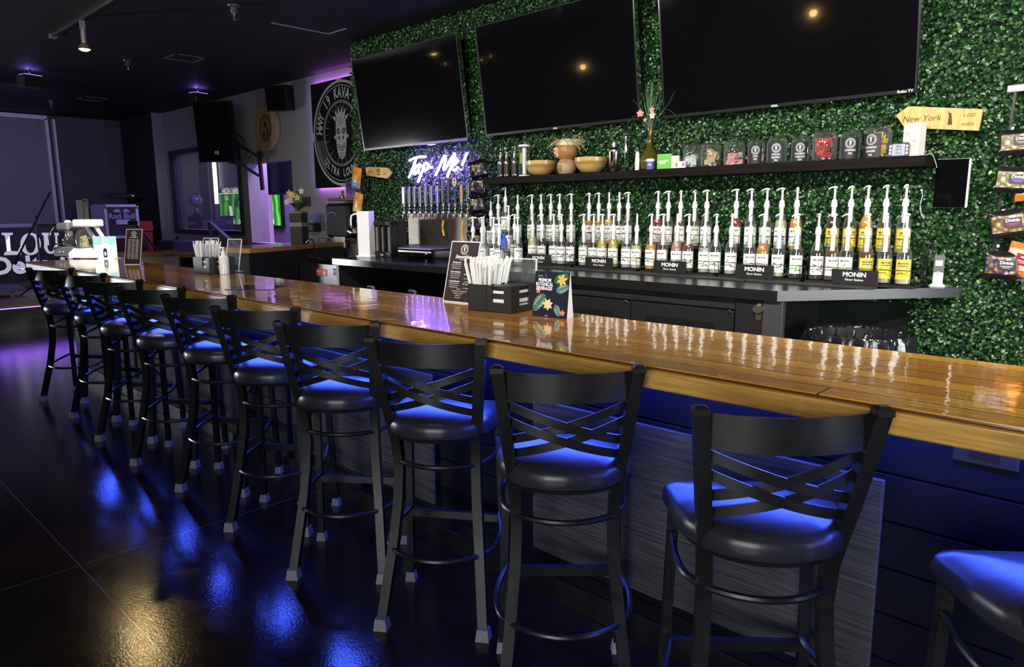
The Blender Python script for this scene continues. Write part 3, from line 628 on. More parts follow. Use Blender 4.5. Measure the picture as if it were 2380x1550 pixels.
def bottle(loc,rz,label,col='clear',fill=.15,kind='white',pic='green',group='pump-topped syrup bottles',lean=None,scale=1):
    if NB[0]==0: t=proto
    else:
        t=proto.copy(); C.objects.link(t)
        for ch in list(proto.children):
            if ch.name in('bottle_glass','pump'):
                c=ch.copy(); C.objects.link(c); c.parent=t
                if ch.name=='pump': c.rotation_euler=(0,0,R(PR.uniform(-85,70)))
    NB[0]+=1
    t.location=loc; t.rotation_euler=(lean or 0,0,rz); t['label']=label; t['group']=group; t.scale=(scale,)*3
    lo,lp=labelmesh(kind,pic)
    if lo.parent is None: lo.parent=t; l=lo
    else:
        l=lo.copy(); C.objects.link(l); l.parent=t; q=lp.copy(); C.objects.link(q); q.parent=l
    PEND.append((t,col,fill))
    return t
PEND=[]; PR=random.Random(21)
YR1,YR2=2.565,2.735; ZB1=ZC+.022; ZB2=ZB1+.155
front=[(1196,488,'clear',.12,'green'),(1238,493,'pale',.20,'yellow'),(1260,493,'dark',.19,'red'),(1288,490,'clear',.14,'green'),(1305,487,'clear',.13,'dark'),(1328,486,'dark',.17,'dark'),
 (1358,490,'clear',.15,'green'),(1380,491,'clear',.13,'red'),(1401,486,'gold',.19,'green'),(1427,491,'gold',.20,'yellow'),(1458,486,'clear',.15,'red'),(1481,486,'pale',.16,'yellow'),
 (1515,486,'orange',.17,'orange'),(1543,484,'pale',.14,'green'),(1576,487,'pink',.20,'green'),(1603,483,'cola',.18,'dark'),(1641,483,'clear',.16,'green'),(1667,484,'clear',.12,'pink'),
 (1703,484,'clear',.14,'red'),(1747,486,'pink',.12,'red'),(1778,487,'amber',.20,'orange'),(1815,483,'pale',.10,'dark'),(1857,486,'dark',.06,'green'),
 (1906,483,'dark',.17,'dark'),(1941,485,'cola',.17,'orange'),(1975,487,'clear',.13,'yellow'),(2022,480,'cola',.17,'y'),(2065,486,'clear',.10,'y'),(2112,480,'pale',.09,'y')]
rear=[(1203,438,'clear',.1,'green'),(1236,435,'clear',.1,'green'),(1258,434,'clear',.12,'dark'),(1280,433,'clear',.1,'green'),(1300,433,'clear',.1,'dark'),(1328,437,'clear',.12,'green'),
 (1370,431,'amber',.17,'red'),(1393,430,'amber',.17,'green'),(1417,429,'gold',.18,'orange'),(1443,428,'clear',.12,'red'),(1458,428,'clear',.12,'dark'),
 (1531,424,'red',.18,'red'),(1556,423,'clear',.12,'pink'),(1584,422,'cola',.17,'red'),(1617,424,'pale',.14,'green'),(1646,424,'pale',.12,'green'),
 (1714,421,'red',.19,'pink'),(1749,421,'clear',.14,'green'),(1785,420,'pale',.13,'green'),(1821,415,'pale',.18,'dark'),(1856,414,'orange',.19,'green'),
 (1943,417,'dark',.20,'y'),(1983,410,'amber',.12,'y'),(2021,414,'orange',.20,'y'),(2065,407,'pale',.14,'y'),(2110,404,'gold',.14,'y')]
NAMES={'clear':'clear','pale':'pale green','dark':'black','gold':'golden','orange':'orange','pink':'pink','cola':'dark brown','amber':'amber','red':'red'}
RK=['leftmost','second','middle','fourth','rightmost']; O6=['first','second','third','fourth','fifth','sixth','seventh']
edges=[1343,1498,1680,1880,9999]
rb=random.Random(11)
for row,lst,yr,zb in(('front',front,YR1,ZB1),('rear',rear,YR2,ZB2)):
    cnt=[0]*5; XS=[W(q_[0],q_[1],y=yr).x for q_ in lst]
    for _ in range(60):
        for j_ in range(len(XS)-1):
            g_=.0775-(XS[j_+1]-XS[j_])
            if g_>0: XS[j_]-=g_/2; XS[j_+1]+=g_/2
    for n_,(px,py,col,fill,pic) in enumerate(lst):
        k=next(i for i,e in enumerate(edges) if px<e); i=cnt[k]; cnt[k]+=1
        X=XS[n_]; rz=R(rb.uniform(8,34)); 
        ztop=W(px,py,y=yr).z; 
        y='yellow' if pic=='y' else 'white'
        side='' if row=='front' else ' upper'
        bottle((X,yr,zb),rz,'%s syrup bottle, %s from left in the%s %s row of the %s rack'%(NAMES[col].capitalize(),O6[i],side,row,RK[k]),col,fill,y,{'y':'orange'}.get(pic,pic),lean=R(rb.uniform(-1.5,1.5)))
# loose bottles left of the racks
loose=[((1160,497.5),2.20,'gold',.12,'yellow','standing frontmost on the counter behind the straws'),((1120,496),2.28,'clear',.16,'green','on the counter right of the black menu'),((1098.8,496),2.36,'dark',.21,'dark','farthest left, behind the black menu'),
 ((1147,486),2.36,'clear',.13,'yellow','second row of the loose group left of the racks'),((1124,486),2.46,'clear',.13,'green','behind the one right of the menu'),
 ((1203,487),2.50,'pink',.13,'green','leaning against the left end of the leftmost rack'),((1181.7,456.5),2.62,'clear',.12,'green','raised behind the blue-spouted bottle')]
for i,((px,py),y,col,fill,pic,wh) in enumerate(loose):
    p=W(px,py,y=y); zb=ZC+.001 if i<6 else ZB1+.07
    bottle((p.x,y,zb),R(15+i*9),'%s loose syrup bottle %s'%(NAMES[col].capitalize(),wh),col,fill,'white',pic,'loose syrup bottles left of the racks',lean=None)
for (px,py),y,wh in(((1140.6,469.7),2.66,'tall left one'),((1157.7,453.4),2.70,'middle one'),((1174.7,436.4),2.735,'right one')):
    p=W(px,py,y=y); bottle((p.x,y,p.z-.372),R(20),'Clear syrup bottle on the stepped stand left of the racks, %s'%wh,'clear',.12,'white','green','loose syrup bottles left of the racks')
stp=thing('stepped_stand','black stepped stand raising the loose bottles left of the racks','stand',(-4.3,2.66,ZC))
zz={}
for t_ in [o for o in C.objects if o.name.startswith('syrup_bottle') and o.get('group')=='loose syrup bottles left of the racks' and o.location.z>ZC+.03]:
    x=t_.location.x+4.3; y=t_.location.y-2.66; MB().box(x-.042,x+.042,y-.04,y+.04,0,t_.location.z-ZC-.001,.002).build('step',BLKP,stp)
for t,col,fill in PEND: liquid(t,COL[col][0],fill,col)
# small bottle with blue spout
p=W(1181,600,y=2.2)
t=thing('spout_bottle','small clear bottle with bright blue pour spout in front of the leftmost rack','bottle',(p.x,2.16,ZC))
MB().lathe([(.028,0),(.033,.005),(.033,.12),(.03,.14),(.024,.15),(.024,.165)],18,cap=False).build('bottle_glass',GL,t)
MB().lathe([(0,.005),(.03,.005),(.03,.06),(0,.06)],16,cap=False).build('liquid',mat('pale_liquid',(.6,.6,.5),.2),t)
MB().lathe([(.0245,.15),(.0245,.205),(.02,.212)],16).build('wrap_label',mat('blue_white_label',(.06,.10,.42),.4,var=.9,sc=60),t)
m=MB(); m.lathe([(.021,.208),(.021,.222),(.012,.232)],14); m.tube([(0,0,.225),(-.004,0,.245),(-.018,0,.260)],.009,scales=[1,.9,.5]); m.build('spout',mat('blue_plastic',(.03,.07,.75),.35),t)
# racks
WIRE=mat('black_wire',(.012,.012,.013),.35,metal=.3)
rx=[(1213,1338),(1345,1492),(1500,1672),(1684,1872),(1884,2122)]
sg=[(1224,1281),(1361,1425),(1520,1596),(1711,1800),(1935,2044)]
for k,(a,b) in enumerate(rx):
    xa=W(a,600,y=YR1).x-.040; xb=W(b,600,y=YR1).x+.034
    if k==0: xa=W(1190,600,y=YR2).x-.05
    t=thing('bottle_rack','black wire syrup rack with a small flavour sign, %s of five'%RK[k],'rack',((xa+xb)/2,YR1-.06,ZC),group='syrup bottle racks')
    w=(xb-xa)/2-.006; y0=-.0; r=.0022
    MB().box(-w,w,y0,.23,.004,.02,.002).box(-w,w,.12,.23,.166,.175,.002).build('tier_base',BLKP,t)
    m=MB()
    m.tube([(-w,.20,.10),(-w,y0-.004,.10),(-w+.01,y0-.008,.1),(w-.01,y0-.008,.10),(w,y0-.004,.1),(w,.20,.10)],r,6)
    m.tube([(-w,.225,.26),(-w,.115,.26),(w,.115,.26),(w,.225,.26)],r,6)
    m.tube([(-w,y0-.004,.10),(-w,y0+.01,.01)],r,6); m.tube([(w,y0-.004,.10),(w,y0+.01,.01)],r,6); m.tube([(0.1*w,y0-.008,.1),(.1*w,y0-.004,.01)],r,6)
    m.tube([(-w,.115,.26),(-w,.12,.16)],r,6); m.tube([(w,.115,.26),(w,.12,.16)],r,6); m.tube([(-w,.225,.26),(-w,.20,.1)],r,6); m.tube([(w,.225,.26),(w,.20,.1)],r,6)
    for sx in(-w,w): m.tube([(sx,.225,.26),(sx,.225,.01)],r*1.3,6); m.tube([(sx,.122,.168),(sx,.122,.015)],r*1.3,6)
    for q in range(1,6): xx=-w+2*w*q/6; m.tube([(xx,.115,.26),(xx,.118,.17)],r*.8,5)
    m.build('wire_frame',WIRE,t)
    s0=W(sg[k][0],610,y=YR1-.07).x-t.location.x; s1=W(sg[k][1],610,y=YR1-.07).x-t.location.x
    s=MB().box(s0,s1,y0-.014,y0-.01,.012,.094,.001).build('rack_sign',BLKP,t)
    m=MB(); m.T=T((s0+s1)/2,y0-.0148,.066)@WALLROT; text(m,'MONIN',.034,bold=.035,sx=1.08); text(m,'Flavor Station',.0175,T(0,-.028),bold=.01)
    m.T=T((s0+s1)/2+.026,y0-.0148,.084)@WALLROT; m.prism([(0,.0),(.004,.003),(.0045,.009),(-.001,.006)],0,.0005,1); m.build('lettering',[TINK,mat('red_ink',(.7,.05,.03),.5)],s,smooth=False)
# rubber mats in front
m=mat('black_rubber_mat',(.03,.03,.031),.6,bump=.5,bsc=260)
mx=[W(x,620,y=YR1-.08).x for x in(1190,1350,1495,1690,1940,2085)]
cuts=[mx[0],W(1312,620,y=2.47).x,W(1506,640,y=2.47).x,W(1745,660,y=2.47).x,W(2040,665,y=2.47).x]
for i in range(4):
    MB().box(cuts[i]+.003,cuts[i+1]-.003,2.385,2.485,ZC,ZC+.012,.003).build('bar_mat',m,None,label='narrow black rubber bar mat before the bottle racks, %s from the left'%O6[i],cat='bar mat',group='rubber bar mats')
# ================================================================== LEDGES AND SINK AT THE FAR END OF THE BACK BAR
LW=grainwood('honey_wood',(.50,.27,.07),(.30,.15,.035),(30,2,30),.4,.4)
def ledge(label,x0,x1,y0,y1,z,pale=False):
    t=thing('side_counter',label,'counter',((x0+x1)/2,(y0+y1)/2,0)); a=(x1-x0)/2; b=(y1-y0)/2
    MB().box(-a,a,-b,b,z-.05,z,.005).build('wood_top',LW,t)
    MB().box(-a+.06,a-.04,-b+.03,b-.0,0,z-.05).build('body',mat('cream_panel',(.62,.52,.33),.6) if pale else BLKP,t)
p0=W(580,578,z=1.12); 
t=thing('side_counter','side counter with honey wood top and black body ending at the serving hatch','counter',(p0.x,p0.y,0),R(22))
MB().box(-.62,0,0,1.72,1.07,1.12,.005).build('wood_top',LW,t); MB().box(-.56,-.04,.03,1.70,0,1.07).build('body',BLKP,t)
ledge('raised pale-bodied side counter with wood top beyond the far bar end',-10.0,-9.62,1.02,2.10,1.0,True)
ledge('low wood-topped side counter behind the far napkin caddy',-10.25,-9.75,2.16,2.85,.95)
# glass-wash sink unit with three stickers
sx0,sx1,sy,sz=-6.98,-5.89,2.30,.965
t=thing('sink_unit','black three-step glass washing sink with wash and rinse stickers','sink',((sx0+sx1)/2,sy,0)); hw=(sx1-sx0)/2
MB().box(-hw,hw,0,.02,.2,sz,.004).box(-hw,-hw+.02,0,.55,.2,sz).box(hw-.02,hw,0,.55,.2,sz).box(-hw,hw,.5,.56,.2,sz+.02).box(-hw,hw,0,.55,.55,.58).build('basin_body',BLKL,t)
MB().box(-hw,-hw+.04,.05,.09,0,.2).box(hw-.04,hw,.05,.09,0,.2).box(-hw,-hw+.04,.46,.5,0,.2).box(hw-.04,hw,.46,.5,0,.2).build('legs',BLKP,t)
for i,(px,w_,nm,sub,col,ic) in enumerate(((748,.20,'WASH','LAVAR',(.42,.07,.04),0),(787,.19,'RINSE','ENJUAGAR',(.03,.04,.22),1),(817,.075,'SA','NITIZE',(.08,.11,.03),2))):
    q=W(px,633,y=sy); x=q.x-t.location.x
    s=MB().box(x-w_/2,x+w_/2,-.002,0,q.z-.035,q.z+.035).build('sticker',mat('sticker_%d'%i,col,.5),t,label='%s sticker reading %s'%(('red','blue','green')[i],nm))
    m=MB(); m.T=T(x,-.0026,q.z)@WALLROT; text(m,nm,.03,T(-.05 if i<2 else 0,.008),bold=.02); text(m,sub,.014,T(-.05 if i<2 else 0,-.016))
    if i<2: m.poly([(.035,.02),(.05,.0),(.06,-.02),(.045,-.022),(.03,-.005)]); m.poly([(.05,.018),(.072,.02),(.07,-.005),(.058,-.02),(.052,-.002)])
    m.build('lettering',mat('sticker_ink_%d'%i,((.75,.6,.55),(.6,.62,.8),(.6,.6,.25))[i],.6),s,smooth=False)
p=W(732,606,y=2.62)
t=thing('faucet','tall chrome gooseneck faucet at the glass washing sink','faucet',(p.x,2.62,.985))
m=MB(); m.tube([(0,0,0),(0,0,.16)]+[(0,-.045+.045*math.cos(a),.16+.045*math.sin(a)) for a in [i*PI/8 for i in range(1,9)]]+[(0,-.09,.13)],.008,10); m.build('spout',CHR,t)
m=MB(); m.box(-.09,.09,-.02,.02,-.02,.004,.004); m.build('base_plate',CHR,t)
for s_ in(-1,1): MB().lathe([(.012,0),(.014,.02),(.006,.03)],10,(s_*.075,0,.003)).box(s_*.075-.005,s_*.075+.005,-.04,.0,.028,.036).build('tap_lever',CHR,t)
# two steel taps peeking over the bar
for px,py,lb in((862,668,'small steel glass rinser arm peeking over the back edge of the bar, left one'),(958,678,'small steel glass rinser arm peeking over the back edge of the bar, right one')):
    p=W(px,py,y=1.0); t=thing('rinser_arm',lb,'tap',(p.x,1.0,p.z-.02)); 
    MB().tube([(-.03,0,-.28),(-.03,0,.0),(-.02,0,.02),(.02,0,.025),(.03,0,.005),(.03,0,-.02)],.007,8).build('arm',CHR,t); MB().box(-.035,.035,-.012,.012,.008,.03,.006).build('lever',STL,t)
    MB().lathe([(.05,-.95 if False else -(p.z-.02)),(.05,-(p.z-.02)+.01),(.012,-(p.z-.02)+.02),(.012,-.27)],12,(-.03,0,0)).build('stem',BLKP,t)
# glasses stored under the back counter
GLC=glassmat('tumbler_glass',(.8,.85,.9),1.6,.04); GP=None; k=0
for j,y in enumerate((YC+.16,YC+.26)):
    for i in range(6):
        x=-4.98+i*.085
        if GP is None:
            GP=thing('tumbler','','glass',(x,y,.551),group='tumblers stored upside down under the back counter'); MB().lathe([(.036,0),(.034,.02),(.028,.14),(.0,.142)],16,cap=False).lathe([(.033,.002),(.031,.02),(.025,.13),(.0,.132)],16,cap=False).build('glass_body',GLC,GP)
            g=GP
        else: g=copy_tree(GP); g.location=(x,y,.551)
        g['label']='clear tumbler upside down on the shelf under the black back counter'; g.location.z=.551
# ================================================================== TAPS
yb=YI-.085
xl=W(948,505,y=yb).x; xr=W(1106,505,y=yb).x; zt=W(1000,503,y=yb-.0).z
STD=mat('dull_steel_panel',(.20,.185,.155),.42,metal=1,rv=.08,sc=5,stretch=(1,1,14))
t=thing('tap_wall','brushed steel beer tap splash panel with drip shelf on the foliage','tap panel',((xl+xr)/2,yb,0)); hw=(xr-xl)/2
MB().box(-hw,hw,0,.03,1.165,zt+.03,.003).build('splash_panel',STD,t)
fy=W(925,577,z=1.165); x_=fy.x-t.location.x
MB().prism([(x_,fy.y-yb),(hw,fy.y-yb),(hw,.0),(-hw,.0)],1.15,1.168).box(x_,hw,fy.y-yb,fy.y-yb+.01,1.135,1.165).build('drip_shelf',STL,t)
MB().box(-hw+.0,hw,-.12,.03,ZC+.001,1.135,.003).build('support_box',BLKP,t)
MB().lathe([(.02,0),(.02,.02),(.008,.03)],12,(-.05,-.14,1.09)).build('drain_knob',CHR,t)
tx=[939.7,951.8,964,977,990,1003,1017.4,1030.8,1044.3,1058.6,1073.7,1088]
hk=['silver','blackA','yellowtxt','blackB','blackC','blackD','orange','grey','dark','round','amber','tall']
hl=['plain silver handle, leftmost tap','black handle with silver edge, second tap','black handle with yellow lettering, third tap','black handle with white letters, fourth tap','black handle with long white letters, fifth tap','black handle with fine white letters, sixth tap','blue handle with orange disc','dark handle with grey streaks','tall dark handle with white scrawl','round cream disc on a long teal stick','amber label handle, second from the right','black lettered handle, rightmost tap']
RED=mat('red_plug',(.45,.02,.015),.5); PLM=mat('pewter',(.45,.44,.5),.35,metal=.7)
tp=None; yt=yb-.06
for i,px in enumerate(tx):
    p=W(px,494,y=yt)
    if tp is None:
        tp=thing('beer_tap','','beer tap',(p.x,yt,p.z),group='beer taps on the steel panel')
        m=MB(); m.tube([(0,.062,0),(0,.0,0),(.0,-.012,0)],.009,10,up=(1,0,0)); m.lathe([(.013,-.01),(.014,.012),(.009,.02),(.006,.05),(.010,.056),(.010,.066),(.006,.072)],12); m.build('faucet_body',CHR,tp)
        MB().tube([(0,-.006,-.004),(0,-.014,-.02),(0,-.018,-.04)],.0075,8,up=(1,0,0)).build('nozzle',CHR,tp)
        MB().lathe([(.0085,-.052),(.009,-.038)],10,(0,-.018,0)).build('nozzle_plug',RED,tp,label='red nozzle plug'); g=tp
    else:
        g=tp.copy(); C.objects.link(g)
        for ch in list(tp.children):
            if ch.name in('faucet_body','nozzle','nozzle_plug') and not(i>9 and ch.name=='nozzle_plug'): c=ch.copy(); C.objects.link(c); c.parent=g
    g.location=(p.x,yt,p.z); g['label']='Beer tap with '+hl[i]
    k=hk[i]; z0=.068
    m=MB(); m.lathe([(.014,z0),(.014,z0+.012),(.008,z0+.018)],8); m.build('ferrule',PLM,g)
    blk=mat('handle_black',(.015,.015,.018),.35)
    if k in('silver','blackA','yellowtxt','blackB','blackC','blackD','orange','amber','tall'):
        fc={'silver':PLM,'orange':mat('handle_blue',(.05,.13,.5),.4),'amber':mat('handle_amber',(.5,.24,.05),.4)}.get(k,blk)
        h=MB(); h.box(-.016,.013,-.012,.010,z0+.014,z0+.175,.003); h=h.build('handle',fc,g)
        MB().box(.0131,.0185,-.012,.010,z0+.016,z0+.175,.002).build('edge_strip',PLM,h)
        if k in('yellowtxt','blackB','blackC','blackD','tall'):
            m=MB(); 
            for q,ch in enumerate({'yellowtxt':'GINGER','blackB':'WHITE','blackC':'CRANBERRY','blackD':'CITRUS','tall':'COLD BREW'}[k]):
                if ch!=' ': text(m,ch,.016,T(-.001,-.0127,z0+.16-q*.0155)@WALLROT,bold=.02)
            m.build('lettering',mat('yellow_ink',(.5,.45,.05),.6) if k=='yellowtxt' else TINK,h,smooth=False)
        if k=='orange':
            m=MB(); m.T=T(-.001,-.0128,z0+.145)@WALLROT; m.disc(0,0,.0125); m.build('orange_disc',mat('orange_disc_paint',(.75,.3,.05),.5),h)
    elif k in('grey','dark'):
        h=MB().lathe([(.010,z0),(.014,z0+.03),(.017,z0+.1),(.018,z0+.19),(.013,z0+.22),(.014,z0+.235),(0,z0+.245)],10).build('handle',mat('handle_dark_'+k,(.05,.045,.06) if k=='dark' else (.12,.11,.13),.4,var=.8,sc=40),g)
    else:
        h=MB().lathe([(.008,z0),(.0095,z0+.14),(.007,z0+.16)],8).build('handle',mat('teal_stick',(.03,.14,.17),.35),g)
        m=MB(); m.T=T(0,0,z0+.20)@WALLROT; m.prism([(.034*math.cos(a)*.9,.045*math.sin(a)) for a in [i*PI/12 for i in range(24)]],-.006,.006); d=m.build('disc_badge',mat('teal_rim',(.02,.09,.2),.4),h)
        m=MB(); m.T=T(0,-.0066,z0+.20)@WALLROT; m.disc(0,0,.038,0,24,0,.78); m.disc(0,.014,.011,.0004,16,1,1); m.box(-.02,.02,-.012,-.008,0,.0005,mi=1); m.box(-.016,.016,-.022,-.019,0,.0005,mi=1); m.build('badge_face',[mat('cream_badge',(.75,.55,.25),.5),BINK],d,smooth=False)
# hose loops seen against the panel
for px,lb in((1031,'short amber drain hose hanging before the steel tap panel'),(1076,'curved amber hose at the right end of the tap panel')):
    p=W(px,512,y=yb-.03); q=W(px+ (1 if px<1050 else 10),575 if px>1050 else 548,y=yb-.03)
    MB().tube([(p.x,yb-.03,p.z),(p.x-.01,yb-.035,(p.z*2+q.z)/3),(p.x-.005,yb-.035,(p.z+2*q.z)/3),(q.x,yb-.03,q.z)],.011,8).build('hose',mat('amber_hose',(.75,.42,.05),.3),None,label=lb,cat='hose')
# ================================================================== NEON SIGN
yn=YI-.09
def NP_(x,y): return W(900+x/5.346,330+y/5.346,y=yn)
c0=NP_(640,310)
neon=thing('neon_sign','glowing violet-white neon script sign reading Tap Me! above the beer taps','neon sign',c0)
NE=mat('neon_tube',(.9,.9,1),.4,em=(.30,.13,1),es=46,var=0)
def smooth(P,n=6):
    P=[Vector(p) for p in P]; Q=[]
    for i in range(len(P)-1):
        p0=P[max(i-1,0)];p1=P[i];p2=P[i+1];p3=P[min(i+2,len(P)-1)]
        for k in range(n):
            u=k/n; Q.append(.5*((2*p1)+(p2-p0)*u+(2*p0-5*p1+4*p2-p3)*u*u+(3*p1-p0-3*p2+p3)*u**3))
    return Q+[P[-1]]
LT=[('letter_t',[[(275,232),(330,203),(400,186),(480,182)],[(362,200),(335,280),(300,370),(268,445)]]),
 ('letter_a',[[(400,275),(355,310),(330,370),(345,400),(385,350),(410,280),(388,350),(392,395)]]),
 ('letter_p',[[(470,262),(440,350),(410,430),(385,498)],[(440,300),(490,262),(510,295),(480,350),(435,365)],[(490,345),(530,315),(560,315)]]),
 ('letter_m',[[(600,415),(640,330),(690,215),(722,172),(722,230),(700,345),(750,290),(800,200),(840,145),(822,230),(785,330),(745,435)]]),
 ('letter_e',[[(800,300),(850,270),(878,230),(850,215),(815,265),(808,330),(840,350),(885,315)]]),
 ('exclamation_mark',[[(992,132),(960,215),(930,290)],[(916,338),(912,350)]])]
for nm,st in LT:
    for s_ in st:
        MB().tube([p-c0 for p in smooth([NP_(*q) for q in s_])],.011,8,up=(0,1,0)).build(nm,NE,neon)
m=MB(); 
for nm,st in LT[:5]:
    p=NP_(*st[0][2])-c0; m.tube([(p.x,0,p.z),(p.x,.09,p.z)],.003,6,up=(1,0,0))
m.build('standoffs',ACR,neon)
area('neon_spill',(c0.x-.08,yn-.015,c0.z),(c0.x-.08,YI,c0.z),.75,.30,9,(.28,.12,1))
# ================================================================== THINGS ON THE WALL SHELF
def S_(px,dy=0): return W(px,400-.0492*(px-1400),z=ZS)
def shelfx(px,y,z=ZS+.03): # x on the shelf for a given depth
    py=390-.05*(px-1500); return W(px,py,y=y).x
BOW=mat('x',(0,0,0)) if False else None
# three slim silver bottles
sv=None; yb_=YS+.075
for i,(px,cc,nm) in enumerate(((1164,(.75,.25,.05),'orange'),(1178,(.6,.06,.04),'red'),(1196,(.6,.6,.6),'grey'))):
    x=shelfx(px,yb_)
    t=thing('slim_bottle','Slim silver-capped bottle with black label and %s band at the left shelf end'%nm,'bottle',(x,yb_,ZS),R(25),'slim black and silver bottles on the shelf')
    MB().lathe([(.0225,0),(.025,.004),(.025,.02)],16).lathe([(.025,.105),(.025,.12),(.020,.135),(.013,.165),(.0105,.19),(.011,.2)],16).build('bottle_body',CHR,t)
    MB().lathe([(.0252,.02),(.0252,.105)],16,cap=False).build('bottle_label',mat('label_dark_%d'%i,(.03,.02,.02),.4,var=.9,sc=70),t)
    MB().lathe([(.0125,.178),(.0118,.186)],12).build('neck_band',mat('band_%d'%i,cc,.4),t)
    MB().lathe([(.0085,.2),(.0075,.208),(.0035,.215),(.003,.238)],10).build('pour_spout',CHR,t)
# press jar with steel plunger
x=shelfx(1219,YS+.10)
t=thing('straw_jar','clear cylinder jar with white lid and lifting knob on the left of the shelf','jar',(x,YS+.10,ZS),R(20))
MB().lathe([(.045,0),(.045,.235)],24,cap=False).build('glass_body',GL,t)
MB().lathe([(.050,.235),(.051,.245),(.046,.25)],24).build('lid',WHT,t); MB().lathe([(.046,0),(.046,.012)],24).build('base',WHT,t)
MB().lathe([(.005,.25),(.005,.268),(.028,.27),(.028,.274),(.0,.278)],16).build('lid_knob',CHR,t)
MB().tube([(.0,0,.02),(.0,0,.23)],.016,10).build('inner_tube',WHT,t)
MB().box(-.042,.005,-.012,.012,.1,.19,.01).build('green_packet',mat('green_foil',(.2,.4,.05),.4,var=.7,sc=30),t)
# bamboo bowls
BAM=grainwood('bamboo_bowl_wood',(.62,.42,.16),(.46,.28,.08),(2,2,40),.35,.5); BAM2=grainwood('bamboo_bowl_band',(.45,.26,.08),(.30,.15,.04),(2,2,40),.35,.5)
for px,lb,yy in((1258,'bamboo salad bowl left of the carved coconut head',YS+.115),(1374,'bamboo salad bowl right of the carved coconut head',YS+.115)):
    x=shelfx(px,yy)
    t=thing('bamboo_bowl',lb,'bowl',(x,yy,ZS),group='bamboo bowls on the shelf')
    pr=[(.05,0),(.075,.012),(.10,.035),(.116,.062),(.123,.085),(.126,.115)]
    MB().lathe(pr[:4],36,cap=True).lathe(pr[4:],36,cap=False).lathe([(.126,.115),(.119,.115),(.112,.08),(.09,.035),(.0,.012)],36,cap=False).build('bowl_body',BAM,t)
    MB().lathe([pr[3],pr[4]],36,cap=False).build('dark_band',BAM2,t,label='darker bamboo band round the bowl')
# carved coconut head with straw hair
x=shelfx(1316,YS+.10)
t=thing('coconut_head','carved coconut head figure with straw hair standing between the bamboo bowls','ornament',(x,YS+.105,ZS),R(-12))
COC=mat('coconut_wood',(.34,.16,.055),.45,var=.4,sc=12); CRV=mat('carved_light_wood',(.55,.36,.22),.55,var=.2)
V=MB(); V.lathe([(.045,0),(.068,.02),(.078,.05),(.072,.085),(.058,.105),(.05,.112)],24); V.build('lower_shell',mat('engraved_coconut',(.42,.27,.17),.55,var=.35,sc=14),t)
MB().lathe([(.05,.108),(.07,.13),(.082,.165),(.078,.205),(.066,.225)],24).build('upper_shell',COC,t)
MB().lathe([(.071,.215),(.07,.235),(.045,.262),(0,.27)],24).build('cap',mat('coconut_cap',(.72,.6,.42),.7,var=.2,bump=.3,bsc=90),t)
m=MB(); m.box(-.052,-.006,-.086,-.06,.125,.205,.012); m.lathe([(.0,-.02),(.012,-.012),(.012,.004),(0,.02)],10,(-.03,-.088,.165)); m.build('carved_face',CRV,t)
for q in(-.042,-.018): MB().sphere((q,-.087,.19),.007,10).build('eye',WHT,t)
MB().box(-.045,-.015,-.089,-.084,.136,.144,.003).build('mouth',mat('mouth_red',(.35,.05,.04),.5),t)
m=MB(); 
for z in(.03,.045,.06): m.box(-.045,-.015,-.082,-.074,z,z+.004); m.box(.0,.03,-.082,-.074,z,z+.004)
m.build('engraved_lines',mat('burnt_wood',(.06,.03,.02),.7),t)
MB().lathe([(.0735,.08),(.062,.1)],24,cap=False,a0=-PI*.85,a1=-PI*.2).build('red_scarf',mat('scarf_red',(.35,.06,.04),.7,var=.4,sc=40),t)
rr=random.Random(5); m=MB()
for i in range(80):
    a=rr.uniform(0,2*PI); r0=rr.uniform(.01,.06); L_=rr.uniform(.05,.14); p=Vector((r0*math.cos(a),r0*math.sin(a),.255-.02*r0/.06)); d=Vector((math.cos(a+rr.uniform(-.6,.6)),math.sin(a+rr.uniform(-.6,.6)),rr.uniform(-.25,.75))).normalized()
    q=p+d*L_*.55; e=q+(d+Vector((0,0,-.9))).normalized()*L_*.6; m.bar([p,q,e],.0035,.0012)
m.build('straw_hair',mat('dry_straw',(.68,.58,.34),.7,var=.2),t,kind='stuff')
# shaker, strainer spoon
x=shelfx(1427,YS+.09)
t=thing('cocktail_shaker','stainless cocktail shaker on the shelf right of the bamboo bowls','shaker',(x,YS+.09,ZS))
MB().lathe([(.030,0),(.032,.004),(.043,.135),(.044,.142)],28).build('cup',CHR,t); MB().lathe([(.044,.142),(.043,.155),(.030,.168),(.024,.172)],28).build('strainer_top',CHR,t); MB().lathe([(.022,.170),(.0205,.20),(.018,.212),(0,.214)],24).build('cap',CHR,t)
x=shelfx(1453,YS+.10)
t=thing('wine_opener','upright chrome lever bar tool standing between shaker and green vase','bar tool',(x,YS+.10,ZS))
m=MB(); m.lathe([(.012,.13),(.015,.15),(.013,.2),(.014,.245),(.0,.252)],14); m.build('handle_grip',CHR,t); m=MB(); m.tube([(0,0,.0),(0,0,.13)],.004,8); m.tube([(-.014,0,.125),(.02,0,.125),(.024,0,.135),(.024,0,.16)],.004,8); m.tube([(0,0,.03),(.012,0,.03)],.003,6); m.tube([(0,0,.03),(-.012,0,.03)],.003,6); m.build('shaft',CHR,t)
MB().lathe([(.022,0),(.022,.004),(.006,.008)],14).build('foot',BLKP,t)
